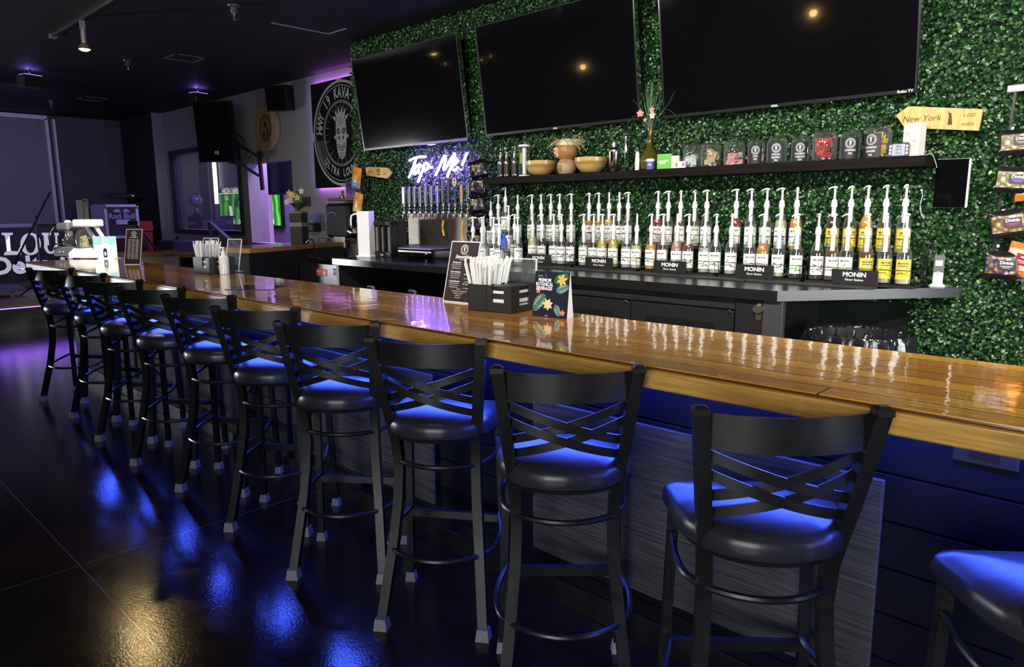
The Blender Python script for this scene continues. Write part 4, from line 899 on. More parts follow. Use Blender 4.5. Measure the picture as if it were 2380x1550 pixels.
# small bottle, supplement tub, green packet, coffee filter pods
x=shelfx(1481,YS+.05)
t=thing('dropper_bottle','small white bottle with pointed cap on the shelf before the green vase','bottle',(x,YS+.05,ZS)); MB().lathe([(.0145,0),(.016,.003),(.016,.085),(.013,.09)],16).build('bottle_body',WHT,t); MB().lathe([(.013,.09),(.015,.095),(.014,.115),(.006,.13),(0,.132)],14).build('cap',mat('frosted_cap',(.7,.7,.7),.4),t)
x=shelfx(1512,YS+.055)
t=thing('purple_tub','small purple-labelled tub with white lid at the foot of the green vase','tub',(x,YS+.055,ZS),R(15)); MB().lathe([(.027,0),(.028,.003),(.028,.055)],20).build('tub_body',mat('purple_label',(.13,.09,.38),.45,var=.1),t); MB().lathe([(.029,.055),(.029,.071),(.026,.074)],20).build('lid',WHT,t)
m=MB(); text(m,'A8',.022,Matrix()); w_=MB(); w_.add([(.0283*math.cos(-PI/2+v[0]/.028),.0283*math.sin(-PI/2+v[0]/.028),.034+v[1]) for v in m.v],m.f); w_.build('lettering',TINK,t,smooth=False)
x=shelfx(1543,YS+.04)
t=thing('green_packet','square bright green card box on the shelf beside the purple tub','box',(x,YS+.05,ZS),R(6)); MB().box(-.052,.052,-.012,.012,0,.1,.001).build('box_body',mat('bright_green_card',(.13,.48,.06),.5,var=.25,sc=5),t)
m=MB(); m.T=T(-.008,-.0127,.045,)@WALLROT; text(m,'SUPERFOODS',.0125,T(0,.006,0,R(6)),bold=.03); text(m,'GREENS',.0125,T(0,-.007,0,R(6)),bold=.03); m.build('lettering',PAP,t,smooth=False)
for px,yy,lb,c in((1570,YS+.055,'small white carton leaning behind the green packet',(.6,.58,.5)),(1585,YS+.04,'small pale carton before the first glass jar',(.7,.7,.75))):
    x=shelfx(px,yy); t=thing('small_carton',lb,'box',(x,yy,ZS),R(8)); MB().box(-.028,.028,-.012,.012,0,.045 if px>1575 else .085,.002).build('carton_body',mat('carton_%d'%px,c,.6),t)
    MB().box(.005,.022,-.0128,-.0119,.012,.035).build('carton_print',mat('carton_blue',(.2,.22,.5),.6),t)
# green glass vase with grass and orchids
x=shelfx(1509,YS+.13); yv=YS+.13
t=thing('green_vase','long-necked olive glass vase holding grass and pink orchids on the shelf','vase',(x,yv,ZS))
VG=mat('olive_glass',(.10,.085,.01),.08,trans=.25,coat=.6,spec=.8,var=.2)
MB().lathe([(.045,0),(.066,.01),(.074,.045),(.068,.085),(.045,.125),(.022,.16),(.0155,.20),(.0150,.25),(.019,.285),(.022,.30)],28,cap=False).build('vase_body',VG,t)
rr=random.Random(8); m=MB()
GR=mat('dusty_grass',(.10,.20,.10),.6,var=.3)
for i in range(46):
    a=rr.uniform(0,2*PI); sp=abs(rr.gauss(0,.055)); L_=rr.uniform(.18,.34); k=rr.uniform(.3,1.6)
    dx,dy=math.cos(a)*sp,math.sin(a)*sp*.6; m.bar([(dx*.1,dy*.1,.26),(dx*.45,dy*.45,.26+L_*.4),(dx*1.0,dy,.26+L_*.75),(dx*(1+k*.5),dy*(1+k*.4),.26+L_)],.0028,.0008)
for pts in ([(0,0,.27),(-.05,0,.34),(-.10,0,.385),(-.16,0,.37),(-.20,0,.32)],[(0,0,.27),(.06,0,.36),(.11,0,.40),(.16,0,.39),(.20,0,.35)]): m.bar(smooth(pts),.003,.001)
m.build('grass_blades',GR,t)
PK=mat('orchid_pink',(.72,.30,.26),.5,var=.4,sc=40)
def flower(cx,cy,cz,s,par,mt,nm='orchid_flower',n=5,ry=0):
    m=MB()
    for i in range(n):
        a=2*PI*i/n+.3; d=Vector((math.cos(a),0,math.sin(a))); sd=Vector((-math.sin(a),0,math.cos(a))); c=Vector((cx,cy,cz)); o=Vector((0,-1,0))
        P=[c,c+d*s*.5+sd*s*.32+o*s*.25,c+d*s+o*s*.15,c+d*s*.5-sd*s*.32+o*s*.25]; m.add(P,[(0,1,2,3)])
    m.sphere((cx,cy-s*.25,cz),s*.16,8); m.build(nm,mt,par)
flower(-.072,-.02,.392,.030,t,PK); flower(-.052,-.03,.388,.024,t,PK); flower(.033,-.03,.405,.026,t,PK); flower(.038,-.03,.368,.028,t,mat('orchid_cream',(.75,.62,.5),.5)); flower(-.028,-.02,.345,.018,t,PK)
# glass tea jars
BOARD=mat('chalk_label',(.014,.012,.016),.5)
def jar(px,label,r,h,body,yy=YS+.095,txt=None,rz=18,lid=True):
    x=shelfx(px,yy); t=thing('glass_jar',label,'jar',(x,yy,ZS),R(rz),'lidded glass jars on the shelf')
    MB().lathe([(r*.9,0),(r,.008),(r,h*.72),(r*.92,h*.8),(r*.82,h*.84),(r*.84,h*.87)],28,cap=False).build('jar_body',GL,t)
    MB().lathe([(r*.88,h*.86),(r*.9,h*.875),(r*.86,h*.90),(r*.4,h*.93),(r*.14,h*.94),(r*.22,h*.965),(r*.2,h*.99),(0,h)],28).build('jar_lid',glassmat('jar_lid_glass',(.85,.9,.9),3),t)
    if body:
        c,n_,top=body; rr=random.Random(px); m=MB()
        for i in range(n_):
            a=rr.uniform(0,2*PI); q=rr.uniform(0,.6)*r; z=rr.uniform(.015,top); s=rr.uniform(.014,.022); m.T=T(q*math.cos(a),q*math.sin(a),z,rr.uniform(0,3),rr.uniform(-.7,.7)); m.box(-s,s,-.0025,.0025,-s*.8,s*.8)
        m.T=None; m.build('tea_packets',c,t,kind='stuff')
    if txt:
        R_=r+.0012; m=MB(); m.lathe([(R_,.008),(R_,h*.70)],14,a0=-PI/2-.85,a1=-PI/2+.75,cap=False); l=m.build('chalk_label',BOARD,t)
        q=MB(); emblem(q,h*.155,0,h*.52,0); 
        for k,ln in enumerate(txt): text(q,ln,h*.092,T(0,h*.30-k*h*.105),shear=.15,sx=.82 if len(ln)<9 else .62,bold=.01)
        w_=MB(); w_.v=[((R_+.0006+v[2])*math.cos(-PI/2+v[0]/R_),(R_+.0006+v[2])*math.sin(-PI/2+v[0]/R_),v[1]) for v in q.v]; w_.f=q.f; w_.m=q.m; w_.build('label_print',[TINK,BINK],l,smooth=False)
    return t
def tp_(n,c): return mat(n,c,.6,var=.3,sc=20)
jar(1609,'Short glass jar of white sachets, leftmost of the lidded jars',.064,.165,(tp_('white_sachets',(.6,.6,.62)),20,.08))
jar(1652,'Short glass jar of tan sachets, second of the lidded jars',.064,.165,(tp_('tan_sachets',(.50,.36,.20)),34,.11))
jar(1706,'Short glass jar half full of pink sachets, third of the lidded jars',.066,.17,(tp_('pink_sachets',(.72,.34,.34)),34,.07))
jar(1757,'Glass jar with black CHAI TEA chalk label',.052,.165,(tp_('pale_sachets',(.5,.42,.35)),10,.06),txt=['CHAI','TEA'],yy=YS+.10)
jar(1805,'Glass jar with black ENGLISH BREAKFAST TEA chalk label',.062,.17,None,txt=['ENGLISH','BREAKFAST','TEA'],yy=YS+.08)
jar(1860,'Glass jar with black STRAWBERRY CHEESECAKE TEA chalk label',.056,.165,None,txt=['STRAWBERRY','CHEESECAKE','TEA'],yy=YS+.11)
jar(1915,'Large unlabelled glass jar of red tea packets',.068,.185,(tp_('red_packets',(.42,.04,.03)),44,.12),yy=YS+.08)
jar(1975,'Glass jar with black CHAMOMILE TEA chalk label',.058,.175,(tp_('grey_packets',(.4,.4,.38)),10,.1),txt=['CHAMOMILE','TEA'],yy=YS+.11)
jar(2038,'Large glass jar of golden packets with black TURMERIC GINGER TEA chalk label',.070,.19,(tp_('gold_packets',(.62,.40,.07)),44,.13),txt=['TURMERIC','GINGER','TEA'],yy=YS+.085,rz=-12)
# weather clock and book-like white box
x=shelfx(2087,YS+.04)
t=thing('digital_thermometer','black digital thermometer with grey screen on the right end of the shelf','thermometer',(x,YS+.045,ZS),R(12))
MB().box(-.05,.05,-.01,.012,0,.075,.006).build('casing',mat('slate_plastic',(.05,.055,.07),.4),t)
s=MB().box(-.03,.03,-.0112,-.0095,.008,.067).build('screen',mat('lcd_grey',(.28,.30,.36),.3,em=(.3,.33,.42),es=.25),t)
m=MB(); m.T=T(0,-.0118,0)@WALLROT; text(m,'38%',.018,T(0,.054)); text(m,'39°F',.018,T(0,.037)); text(m,'70.5',.018,T(0,.019)); m.build('digits',BINK,s,smooth=False)
m=MB(); 
for sx in(-.04,.04):
    for z in(.02,.038,.056): m.box(sx-.0055,sx+.0055,-.0118,-.0095,z-.006,z+.006,.001)
m.build('buttons',WHT,t)
x=shelfx(2120,YS+.085)
t=thing('gift_box','tall white box printed LIFE standing at the right end of the shelf','box',(x,YS+.10,ZS),R(-14))
MB().box(-.045,.045,-.03,.03,0,.175,.001).build('box_body',mat('cream_white_card',(.66,.62,.57),.6,var=.03),t)
m=MB(); m.T=T(0,-.0306,0)@WALLROT; text(m,'LIFE',.016,T(-.02,.118)); text(m,'IS LIKE A',.006,T(-.018,.106)); text(m,'RIDE',.010,T(.02,.08,0,-.4)); text(m,'ABOUT',.006,T(.02,.058)); text(m,'DO',.011,T(-.02,.045)); text(m,'IT',.011,T(-.02,.025)); m.ring(-.005,.15,.006,.007); m.build('lettering',mat('grey_ink',(.18,.17,.17),.6),t,smooth=False)
# ================================================================== THINGS ON THE FOLIAGE WALL
PINE=grainwood('pine_sign_wood',(.72,.48,.17),(.50,.28,.07),(30,3,3),.45,0,1.2); BURN=mat('burnt_lettering',(.10,.035,.012),.7)
yw=YI-.075
def sign(pts,texts,label):
    P=[W(*p,y=yw) for p in pts]; c=sum(P,Vector())/len(P)
    t=thing('wooden_sign',label,'sign',c); m=MB(); m.T=WALLROT; m.prism([(p.x-c.x,p.z-c.z) for p in P][::-1],-.012,.006); m.build('sign_board',PINE,t)
    m=MB(); m.T=T(0,-.0066,0)@WALLROT
    for body,px,py,s,k in texts:
        q=W(px,py,y=yw)-c; text(m,body,s,T(q.x,q.z,0,k),shear=.2)
    return t,m,c
t,m,c=sign([(2083,268),(2112,247),(2285,254),(2275,304),(2103,297)],[('New York',2142,276,.044,-.03),('1,020',2252,268,.026,-.03),('miles',2249,288,.028,-.03)],'pine arrow sign reading New York 1,020 miles, pointing left')
q=W(2208,276,y=yw)-c
m.poly([(q.x-.008,q.z-.032),(q.x+.014,q.z-.032),(q.x+.010,q.z+.0),(q.x+.007,q.z+.018),(q.x-.004,q.z+.018),(q.x-.006,q.z)]); m.disc(q.x+.002,q.z+.024,.006,n=10); m.poly([(q.x-.004,q.z+.014),(q.x-.010,q.z+.036),(q.x-.006,q.z+.037),(q.x+.001,q.z+.017)]); m.build('burnt_print',BURN,t,smooth=False)
t,m,c=sign([(850,387),(902,390),(912,402),(901,415),(853,408)],[('St.Pete',862,399,.034,-.05),('6 miles',895,404,.02,-.05)],'small pine arrow sign reading St.Pete, pointing right beside orange snack bags')
q=W(881,400,y=yw)-c
for i in range(2):
    for j in range(3): m.box(q.x-.024+i*.026,q.x-.003+i*.026,q.z-.005+j*.014,q.z+.006+j*.014,0,.0005)
m.box(q.x-.02,q.x+.02,q.z-.03,q.z-.015,0,.0005); m.build('burnt_print',BURN,t,smooth=False)
# tablet on the wall
a=W(2168,482,y=yw); b=W(2258,368,y=yw)
t=thing('wall_tablet','black tablet screen with white edge mounted on the foliage right of the shelf','tablet',((a.x+b.x)/2,yw,(a.z+b.z)/2),rot=(R(3),R(1.5),R(-10))); w_=(b.x-a.x)/2+.004; h_=(b.z-a.z)/2+.002
MB().box(-w_,w_,-.008,.012,-h_,h_,.004).build('casing',WHT,t); MB().box(-w_+.001,w_-.005,-.010,-.007,-h_+.001,h_-.001,.003).build('glass_front',SCR,t); MB().box(-.03,.03,.012,.06,-.04,.04).build('bracket',BLKP,t)
pts=[W(*p,y=yw) for p in((2150,360),(2165,358),(2172,370),(2178,390))]
MB().tube(smooth(pts),.0018,6).build('white_cable',WHT,None,label='white cable running from the shelf end to the wall tablet',cat='cable')
pts=[W(*p,y=yw) for p in((2142,442),(2144,455),(2139,475),(2141,495),(2148,508))]
m=MB(); m.tube(smooth(pts),.0018,6); m.sphere(pts[0],.006,8); m.build('charging_cable',WHT,None,label='thin white charging cable hanging beside the upper right bottles',cat='cable')
# cordless phone on the counter end
p=W(2180,653,z=ZC)
t=thing('cordless_phone','silver and black cordless phone standing in its charger at the counter end','telephone',(W(2180,640,y=2.72).x,2.72,ZC),rot=(0,0,R(12)))
MB().box(-.04,.04,-.04,.035,0,.022,.01).build('charger_base',mat('pale_grey_plastic',(.55,.55,.56),.35),t)
m=MB(); m.T=T(0,0,.012,0,R(-14)); m.box(-.0245,.0245,-.013,.011,0,.165,.006); h=m.build('handset',mat('silver_plastic',(.62,.62,.62),.3),t)
m=MB(); m.T=T(0,0,.012,0,R(-14)); m.box(-.0235,.0235,-.0142,-.012,.07,.163,.003); h2=m.build('black_face',BLKP,h)
m=MB(); m.T=T(0,0,.012,0,R(-14)); m.box(-.017,.017,-.0152,-.014,.105,.135); m.build('display',mat('phone_lcd',(.35,.42,.45),.3),h2)
m=MB(); m.T=T(0,0,.012,0,R(-14)); 
for i in range(3):
    for j in range(4): m.box(-.017+i*.012,-.008+i*.012,-.0145,-.0125,.012+j*.014,.021+j*.014,.001)
m.build('keypad',WHT,h)
m=MB(); m.T=T(0,-.0149,.082)@WALLROT; m.ring(0,0,.006,.010); m.build('navigation_ring',CHR,h)
# snack bags on clip strips
def bagmesh(w,h,th,n=12,seed=0,mi=0):
    r=random.Random(seed); m=MB(); ph=r.uniform(0,6)
    for sd in(-1,1):
        V=[];F=[]
        for j in range(n+1):
            for i in range(n+1):
                u=i/n*2-1; v=j/n*2-1; e=max(0,1-abs(v)**3.2)*max(0,1-u*u)**.55; wob=.06*math.sin(5*u+ph+3*v)*e+.05*math.sin(9*v+ph)*e
                cr=.0015*math.sin(22*u) if abs(v)>.86 else 0
                V.append((u*w/2*(1-.06*(1-abs(v))),sd*th/2*(e+wob)+cr,v*h/2))
        for j in range(n):
            for i in range(n): F.append((j*(n+1)+i,j*(n+1)+i+1,(j+1)*(n+1)+i+1,(j+1)*(n+1)+i))
        m.add(V,F,mi)
    return m
def snack(x,y,z,w,h,th,rx,label,seal,window,lab,name,rz=0,group=None,ink=None,seed=0):
    t=thing('snack_bag',label,'snack bag',(x,y,z),rot=(0,rx,rz),group=group)
    bagmesh(w,h,th,seed=seed).build('bag_body',seal,t)
    m=MB(); n=8
    V=[];F=[]
    for j in range(n+1):
        for i in range(n+1):
            u=(i/n*2-1)*.86; v=(j/n*2-1)*.60; e=max(0,1-abs(v)**3.2)*max(0,1-u*u)**.55; V.append((u*w/2,-th/2*e*1.04-.002,v*h/2))
    for j in range(n):
        for i in range(n): F.append((j*(n+1)+i,j*(n+1)+i+1,(j+1)*(n+1)+i+1,(j+1)*(n+1)+i))
    m.add(V,F).build('bag_print',window,t)
    if lab:
        l=MB().box(-w*.12,w*.34,-th/2*1.04-.006,-th/2*1.04-.004,-h*.14,h*.2).build('name_label',lab,t)
        q=MB(); q.T=T(w*.11,-th/2*1.04-.0068,0)@WALLROT; text(q,name,w*.13,T(0,h*.11),bold=.03); q.box(-w*.16,w*.16,-h*.02,-h*.0,0,.0004,mi=1); q.box(-w*.1,w*.1,-h*.07,-h*.055,0,.0004,mi=1); q.build('lettering',[TINK,ink or TINK],l,smooth=False)
    return t
FOIL=mat('black_foil',(.02,.018,.02),.25,metal=.4,coat=.4)
def voro(n,cols,sc):
    m=mat(n,cols[0],.28,var=0,coat=.5); N,L,b=nodes(m); tc=N.new('ShaderNodeTexCoord'); v=N.new('ShaderNodeTexVoronoi'); v.inputs['Scale'].default_value=sc; L.new(tc.outputs['Object'],v.inputs['Vector'])
    sp=N.new('ShaderNodeSeparateColor'); L.new(v.outputs['Color'],sp.inputs[0]); cr=N.new('ShaderNodeValToRGB'); cr.color_ramp.interpolation='CONSTANT'; e=cr.color_ramp.elements
    e[0].color=(*cols[0],1); e[1].position=.99; e[1].color=(*cols[-1],1)
    for i,c in enumerate(cols[1:]): k=e.new((i+1)/len(cols)); k.color=(*c,1)
    L.new(sp.outputs[0],cr.inputs[0]); mx=N.new('ShaderNodeMix'); mx.data_type='RGBA'; mx.blend_type='MULTIPLY'; mr=N.new('ShaderNodeMapRange'); mr.inputs['From Max'].default_value=.6; mr.inputs['To Min'].default_value=1; mr.inputs['To Max'].default_value=.25; L.new(v.outputs['Distance'],mr.inputs['Value'])
    mx.inputs['Factor'].default_value=1; L.new(cr.outputs[0],mx.inputs['A']); L.new(mr.outputs[0],mx.inputs['B']); L.new(mx.outputs['Result'],b.inputs['Base Color'])
    bp=N.new('ShaderNodeBump'); bp.inputs['Strength'].default_value=.4; bp.inputs['Distance'].default_value=.004; L.new(v.outputs['Distance'],bp.inputs['Height']); L.new(bp.outputs[0],b.inputs['Normal']); return m
POP=voro('popcorn_print',[(.80,.70,.40),(.70,.52,.22),(.85,.80,.6)],48); CAR=voro('caramel_corn_print',[(.60,.42,.20),(.40,.24,.10),(.75,.6,.35)],52)
MIX=voro('fruit_mix_print',[(.75,.65,.6),(.6,.10,.06),(.12,.10,.35),(.75,.35,.06),(.3,.3,.28)],46)
ys=YI-.10
P=W(2359,204,y=ys)
t=thing('clip_strip','grey hook plate and black clip strip holding snack bags on the foliage','display strip',(P.x,ys+.02,P.z))
MB().box(-.036,.036,-.004,.004,-.017,.017,.004).build('hook_plate',mat('grey_plate',(.42,.42,.44),.4),t)
q=W(2300,640,y=ys); m=MB(); L_=q-P; m.bar([(0,0,-.01),(L_.x*.35,0,L_.z*.3),(L_.x*.8,.005,L_.z*.7),(L_.x*.9,.01,L_.z)],.012,.003,up=(0,1,0)); m.build('strip',BLKP,t)
for k,(px,py) in enumerate(((2352,298),(2340,395),(2330,490),(2318,572))):
    q=W(px,py,y=ys)-P; MB().box(q.x-.006,q.x+.006,-.008,.004,q.z-.008,q.z+.008,.002).build('clip',WHT,t)
SB='bagged snacks on the right clip strip'
def sn(px,py,w,h,rx,label,win,lab,ink,seed,th=.05):
    p=W(px,py,y=ys-.03); return snack(p.x,ys-.035-.0*seed,p.z,w,h,th,R(rx),label,FOIL,win,mat(lab[0],lab[1],.4),'Divinia',group=SB,ink=ink,seed=seed,rz=R(8))
sn(2368,330,.165,.125,-3,'Topmost bag of popcorn with black label on the right clip strip',POP,('label_black',(.02,.018,.02)),mat('ink_gold',(.65,.5,.1),.5),1)
sn(2357,418,.165,.13,4,'Second popcorn bag from the top with purple-inked label',POP,('label_navy',(.025,.02,.07)),mat('ink_violet',(.35,.25,.7),.5),2)
sn(2345,520,.165,.14,-9,'Third bag, caramel corn with dark red label, hanging slanted',CAR,('label_maroon',(.06,.012,.025)),mat('ink_red',(.5,.1,.15),.5),3)
sn(2330,617,.165,.14,2,'Lowest bag, colourful mix in black wrapper by the red bag',MIX,('label_black2',(.02,.02,.022)),TINK,4)
p=W(2372,603,y=ys); snack(p.x,ys-.015,p.z,.13,.165,.045,R(14),'orange and white snack bag with dark red base at the right frame edge',mat('orange_foil',(.72,.17,.03),.3,coat=.5),mat('orange_white_print',(.72,.5,.32),.35,var=.5,sc=6,coat=.4),mat('crimson_label',(.30,.01,.03),.4),'red',seed=5)
p=W(2392,430,y=ys); snack(p.x,ys-.01,p.z,.12,.15,.045,R(-6),'orange snack bag peeking in at the right frame edge',mat('orange_foil',(.72,.17,.03),.3),mat('yellow_orange_print',(.75,.42,.05),.35,var=.4,sc=9),None,'',seed=6)
# left strip with orange chip bags
yl=YI-.16; XL=W(838,400,y=yl).x
t=thing('clip_strip','thin dark clip strip hanging at the left end of the foliage wall','display strip',(XL,yl+.04,W(838,385,y=yl).z)); MB().bar([(0,0,0),(0,0,-.95)],.008,.003,up=(0,1,0)).build('strip',BLKP,t); MB().box(-.02,.02,0,.14,-.01,.01,.003).build('wall_hook',BLKP,t)
for px,py,c1,c2,lb,sd in((833,413,(.75,.24,.03),(.12,.25,.6),'orange and blue chip bag, upper of the left clip strip',7),(836,472,(.75,.26,.04),(.55,.5,.12),'orange and green chip bag, lower of the left clip strip',8),(832,560,(.5,.14,.05),(.05,.04,.05),'red-brown snack bag low beside the white column',9)):
    p=W(px,py,y=yl)
    t=snack(p.x if sd<9 else XL,yl-.02,p.z,.15,.21 if sd<9 else .2,.05,R(14 if sd<9 else 2),lb,mat('chip_foil_%d'%sd,c1,.3,coat=.4,var=.3,sc=12),mat('chip_print_%d'%sd,c1,.35,var=.9,sc=16,coat=.4),None,'',seed=sd)
    if sd<9: bagmesh(.13,.07,.035,seed=sd).build('bag_base_print',mat('chip_base_%d'%sd,c2,.35),t,loc=(0,-.012,-.062))
# dark bag strand right of the taps
yl=YI-.20; q0=W(1112,375,y=yl)
t=thing('clip_strip','dark clip strip of shiny purple-black bags right of the beer taps','display strip',(q0.x,yl+.05,q0.z)); MB().bar([(0,0,0),(0,0,-.9)],.008,.003,up=(0,1,0)).build('strip',BLKP,t); MB().box(-.02,.02,0,.16,-.01,.01,.003).build('wall_hook',BLKP,t)
GF=voro('gold_print',[(.50,.38,.16),(.03,.02,.035),(.02,.015,.03),(.10,.05,.16)],30); DF=mat('violet_black_foil',(.02,.015,.03),.14,metal=.7,coat=.6)
for k,py in enumerate((395,433,475,517,560)):
    p=W(1112-k*1.5,py,y=yl); snack(p.x+.02,yl-.02,p.z,.15,.16,.06,R((-14,8,-9,12,-6)[k]),'Black and gold snack bag, %s from the top beside the taps'%O6[k],DF,GF,None,'',seed=20+k,rz=R((38,12,45,20,34)[k]),group='black and gold bags right of the taps')
# ================================================================== BACK COUNTER THINGS
p=W(845,598,z=ZC)
t=thing('white_column','tall plain white box column with chrome domed lamp arm on the back counter','tower',(p.x,p.y+.04,ZC),R(22))
MB().box(-.065,.065,-.05,.05,.0,.43,.004).build('column_body',WHT,t); MB().box(-.078,.078,-.065,.065,0,.02,.004).build('foot_plate',WHT,t)
m=MB(); m.tube([(-.07,0,.40),(-.12,0,.405),(-.155,0,.39),(-.165,0,.35),(-.165,0,.29)],.009,10,up=(0,1,0)); m.build('lamp_arm',WHT,t)
MB().lathe([(.065,.225),(.062,.245),(.045,.27),(.015,.288),(.01,.3)],20,(-.165,0,0)).build('lamp_dome',CHR,t,label='small chrome dome')
p=W(870,597,z=ZC)
t=thing('cup_dispenser','black three-slot lid and cup dispenser beside the white column','dispenser',(p.x+.12,p.y+.0,ZC),R(6)); w_=.13
MB().box(-w_,w_,.08,.21,0,.335,.003).box(-w_,-w_+.018,0,.1,0,.335).box(w_-.018,w_,0,.1,0,.335).box(-w_,w_,0,.1,0,.05).box(-w_,w_,0,.1,.30,.335).box(-w_+.085,-w_+.103,0,.1,0,.335).box(w_-.103,w_-.085,0,.1,0,.335).build('housing',BLKP,t)
CUPS=mat('stacked_lids',(.32,.29,.26),.3,var=.85,sc=60,stretch=(1,1,4))
for i in range(3):
    m=MB(); x=-w_+.052+i*.083; 
    for k in range(24): m.lathe([(.030,0),(.034,.004),(.030,.008)],12,(x,.045,.055+k*.0095))
    m.build('lid_stack',CUPS,t)
m=MB(); m.T=T(0,-.0006,.025)@WALLROT; text(m,'dixie',.022,bold=.02); m.build('lettering',TINK,t,smooth=False)
# ================================================================== THINGS ON THE BAR
STRAW=mat('straw_paper',(.82,.82,.80),.6,var=.03); BIN=mat('caddy_plastic',(.02,.02,.021),.45,bump=.15,bsc=500)
STP=[None]
def caddy(loc,rz,label,grp,nst,seed):
    t=thing('napkin_caddy',label,'napkin caddy',loc,rz); w_,d,h=.115,.095,.115
    m=MB(); th=.004
    m.box(-w_,w_,-d,-d+th,0,h*.33).box(-w_,-.0,-d,-d+th,h*.33,h).box(.075,w_,-d,-d+th,h*.33,h).box(.0,.015,-d,-d+th,h*.33,h)
    m.box(w_-th,w_,-d,-d*.4,0,h).box(w_-th,w_,d*.4,d,0,h).box(w_-th,w_,-d*.4,d*.4,0,h*.25)
    m.box(-w_,-w_+th,-d,d,0,h).box(-w_,w_,d-th,d,0,h).box(-w_,w_,-d,d,0,th).box(-.018,-.014,-d,d,0,h)
    m.build('caddy_body',BIN,t)
    n=thing('napkin_stack','stack of white cocktail napkins in the '+('near' if seed==1 else 'far')+' black caddy','napkins',(0,0,0)); n.matrix_world=t.matrix_world.copy()
    n.location=loc; n.rotation_euler=(0,0,rz)
    m=MB(); r=random.Random(seed)
    for k in range(14): z=.006+k*.0062; m.box(-.006+r.uniform(0,.002),w_-.009+r.uniform(-.002,0),-d+.008+r.uniform(-.001,.001),d-.01,z,z+.0052,.0008)
    m.build('white_napkins',PAP,n); 
    m=MB()
    for k in range(3): z=.093+k*.0062; m.box(-.006,w_-.009,-d+.008,d-.01,z,z+.0052,.001)
    m.box(-.0065,w_-.0075,-d+.0062,d-.01,.058,.080); m.box(-.0065,w_-.0075,-d+.0062,d-.01,.036,.041); m.build('black_napkins',BIN,n)
    r=random.Random(seed*7)
    for k in range(nst):
        if STP[0] is None:
            s=thing('drinking_straw','','straw'); MB().bar([(0,0,0),(0,0,.20)],.0098,.0098,up=(0,1,0)).build('paper_sleeve',STRAW,s); MB().bar([(0,0,.198),(.002,0,.212),(.006,0,.222)],.010,.0016,up=(0,1,0)).build('folded_tip',STRAW,s); STP[0]=s
        else: s=copy_tree(STP[0])
        s['label']='white paper-wrapped straw standing in the %s black caddy'%('near' if seed==1 else 'far'); s['group']=grp
        u=r.uniform(-1,1); v=r.uniform(-1,1); q=Matrix.Rotation(rz,4,'Z')@Vector((-.066+.036*u,.072*v,.006))
        s.location=Vector(loc)+q; s.rotation_euler=(R(-7*v+r.uniform(-2,2)),R(13*u+r.uniform(-2,2)+1),rz)
    return t
ca=(W(1135,727,z=ZC).x,W(1135,727,z=ZC).y,ZC)
c1=Vector((-2.20,.555,ZC)); caddy(c1,R(9),'black plastic napkin and straw caddy in the middle of the bar','wrapped straws in the near caddy',48,1)
c2=Vector((-5.13,.585,ZC)); caddy(c2,R(4),'black plastic napkin and straw caddy at the far end of the bar','wrapped straws in the far caddy',34,2)
# leaning acrylic menu holders
def menu(loc,rz,w_,h,label,lean=14,card=(.035,.022,.022),detail=True,name='Smoothies',two=True):
    t=thing('menu_holder',label,'menu',loc,rz); 
    a=R(-lean); M=Matrix.Rotation(a,4,'X')
    m=MB(); m.T=M; m.box(-w_/2,w_/2,-.0035,.0035,.0,h); m.T=None; m.box(-w_/2,w_/2,0,.09,0,.003); m.build('acrylic_stand',ACR,t)
    EDG=mat('acrylic_edge',(.75,.74,.78),.3,em=(.8,.8,.9),es=.0)
    m=MB(); m.T=M; e=.0022
    m.box(-w_/2-e,-w_/2+e,-.004,.004,0,h).box(w_/2-e,w_/2+e,-.004,.004,0,h).box(-w_/2,w_/2,-.004,.004,h-e,h+e).box(-w_/2,w_/2,-.004,.004,0,e*2); m.build('polished_edges',EDG,t)
    if card:
        m=MB(); m.T=M; m.box(-w_/2+.003,w_/2-.003,-.0045,-.0037,.006,h-.004); c=m.build('menu_card',mat('menu_card_%d'%int(card[0]*999),card,.35,var=.05),t)
        q=MB(); q.T=M@T(0,-.005,0)@WALLROT
        if detail:
            emblem(q,w_*.13,0,h*.87); text(q,name,w_*.135,T(0,h*.75),shear=.3,bold=.02); text(q,'Served with a smile',w_*.035,T(0,h*.70))
            k=h*.655; r=random.Random(3)
            for ttl in('Tiki Explosion','Green Goddess','Cookie Monster'):
                xx=-w_*.2; text(q,ttl,w_*.055,T(xx,k),shear=.2,bold=.02)
                for ln in range(3): 
                    text(q,('mango, pineapple, banana','milk and coconut cream','blended with fresh ice')[ln],w_*.034,T(xx,k-.017*h*2.4*(ln+1)*.8))
                if ttl!='Tiki Explosion': text(q,'Blue Lagoon',w_*.05,T(w_*.24,k-.01),shear=.2); text(q,'berries, spinach',w_*.034,T(w_*.24,k-.03)); text(q,'and honey',w_*.034,T(w_*.24,k-.045))
                k-=h*.155
            for ln,tx_ in enumerate(('Add ons','Protein powder and boost','Chia seed, oat milk','Coffee shot','Honey 50c')): text(q,tx_,w_*.042,T(0,k+.02*0-h*.035*ln+h*.03))
        else:
            emblem(q,w_*.16,0,h*.87); text(q,'Kava Menu',w_*.11,T(0,h*.77),bold=.02); r=random.Random(2)
            for kk in range(16):
                for xx in(-.25,.0,.25): l_=r.uniform(.08,.11)*w_*2; q.box(xx*w_-l_/2,xx*w_+l_/2,h*(.70-kk*.036),h*(.70-kk*.036)+h*.009,0,.0003)
        q.build('printed_text',[TINK,BINK],c,smooth=False)
    return t
menu((-2.53,.585,ZC),R(3),.185,.29,'black Smoothies menu in a leaning clear holder behind the near straw caddy')
p=W(305,615,z=ZC); menu((p.x,p.y+.01,ZC),R(38),.14,.30,'narrow black menu in a clear holder at the far left of the bar',detail=False)
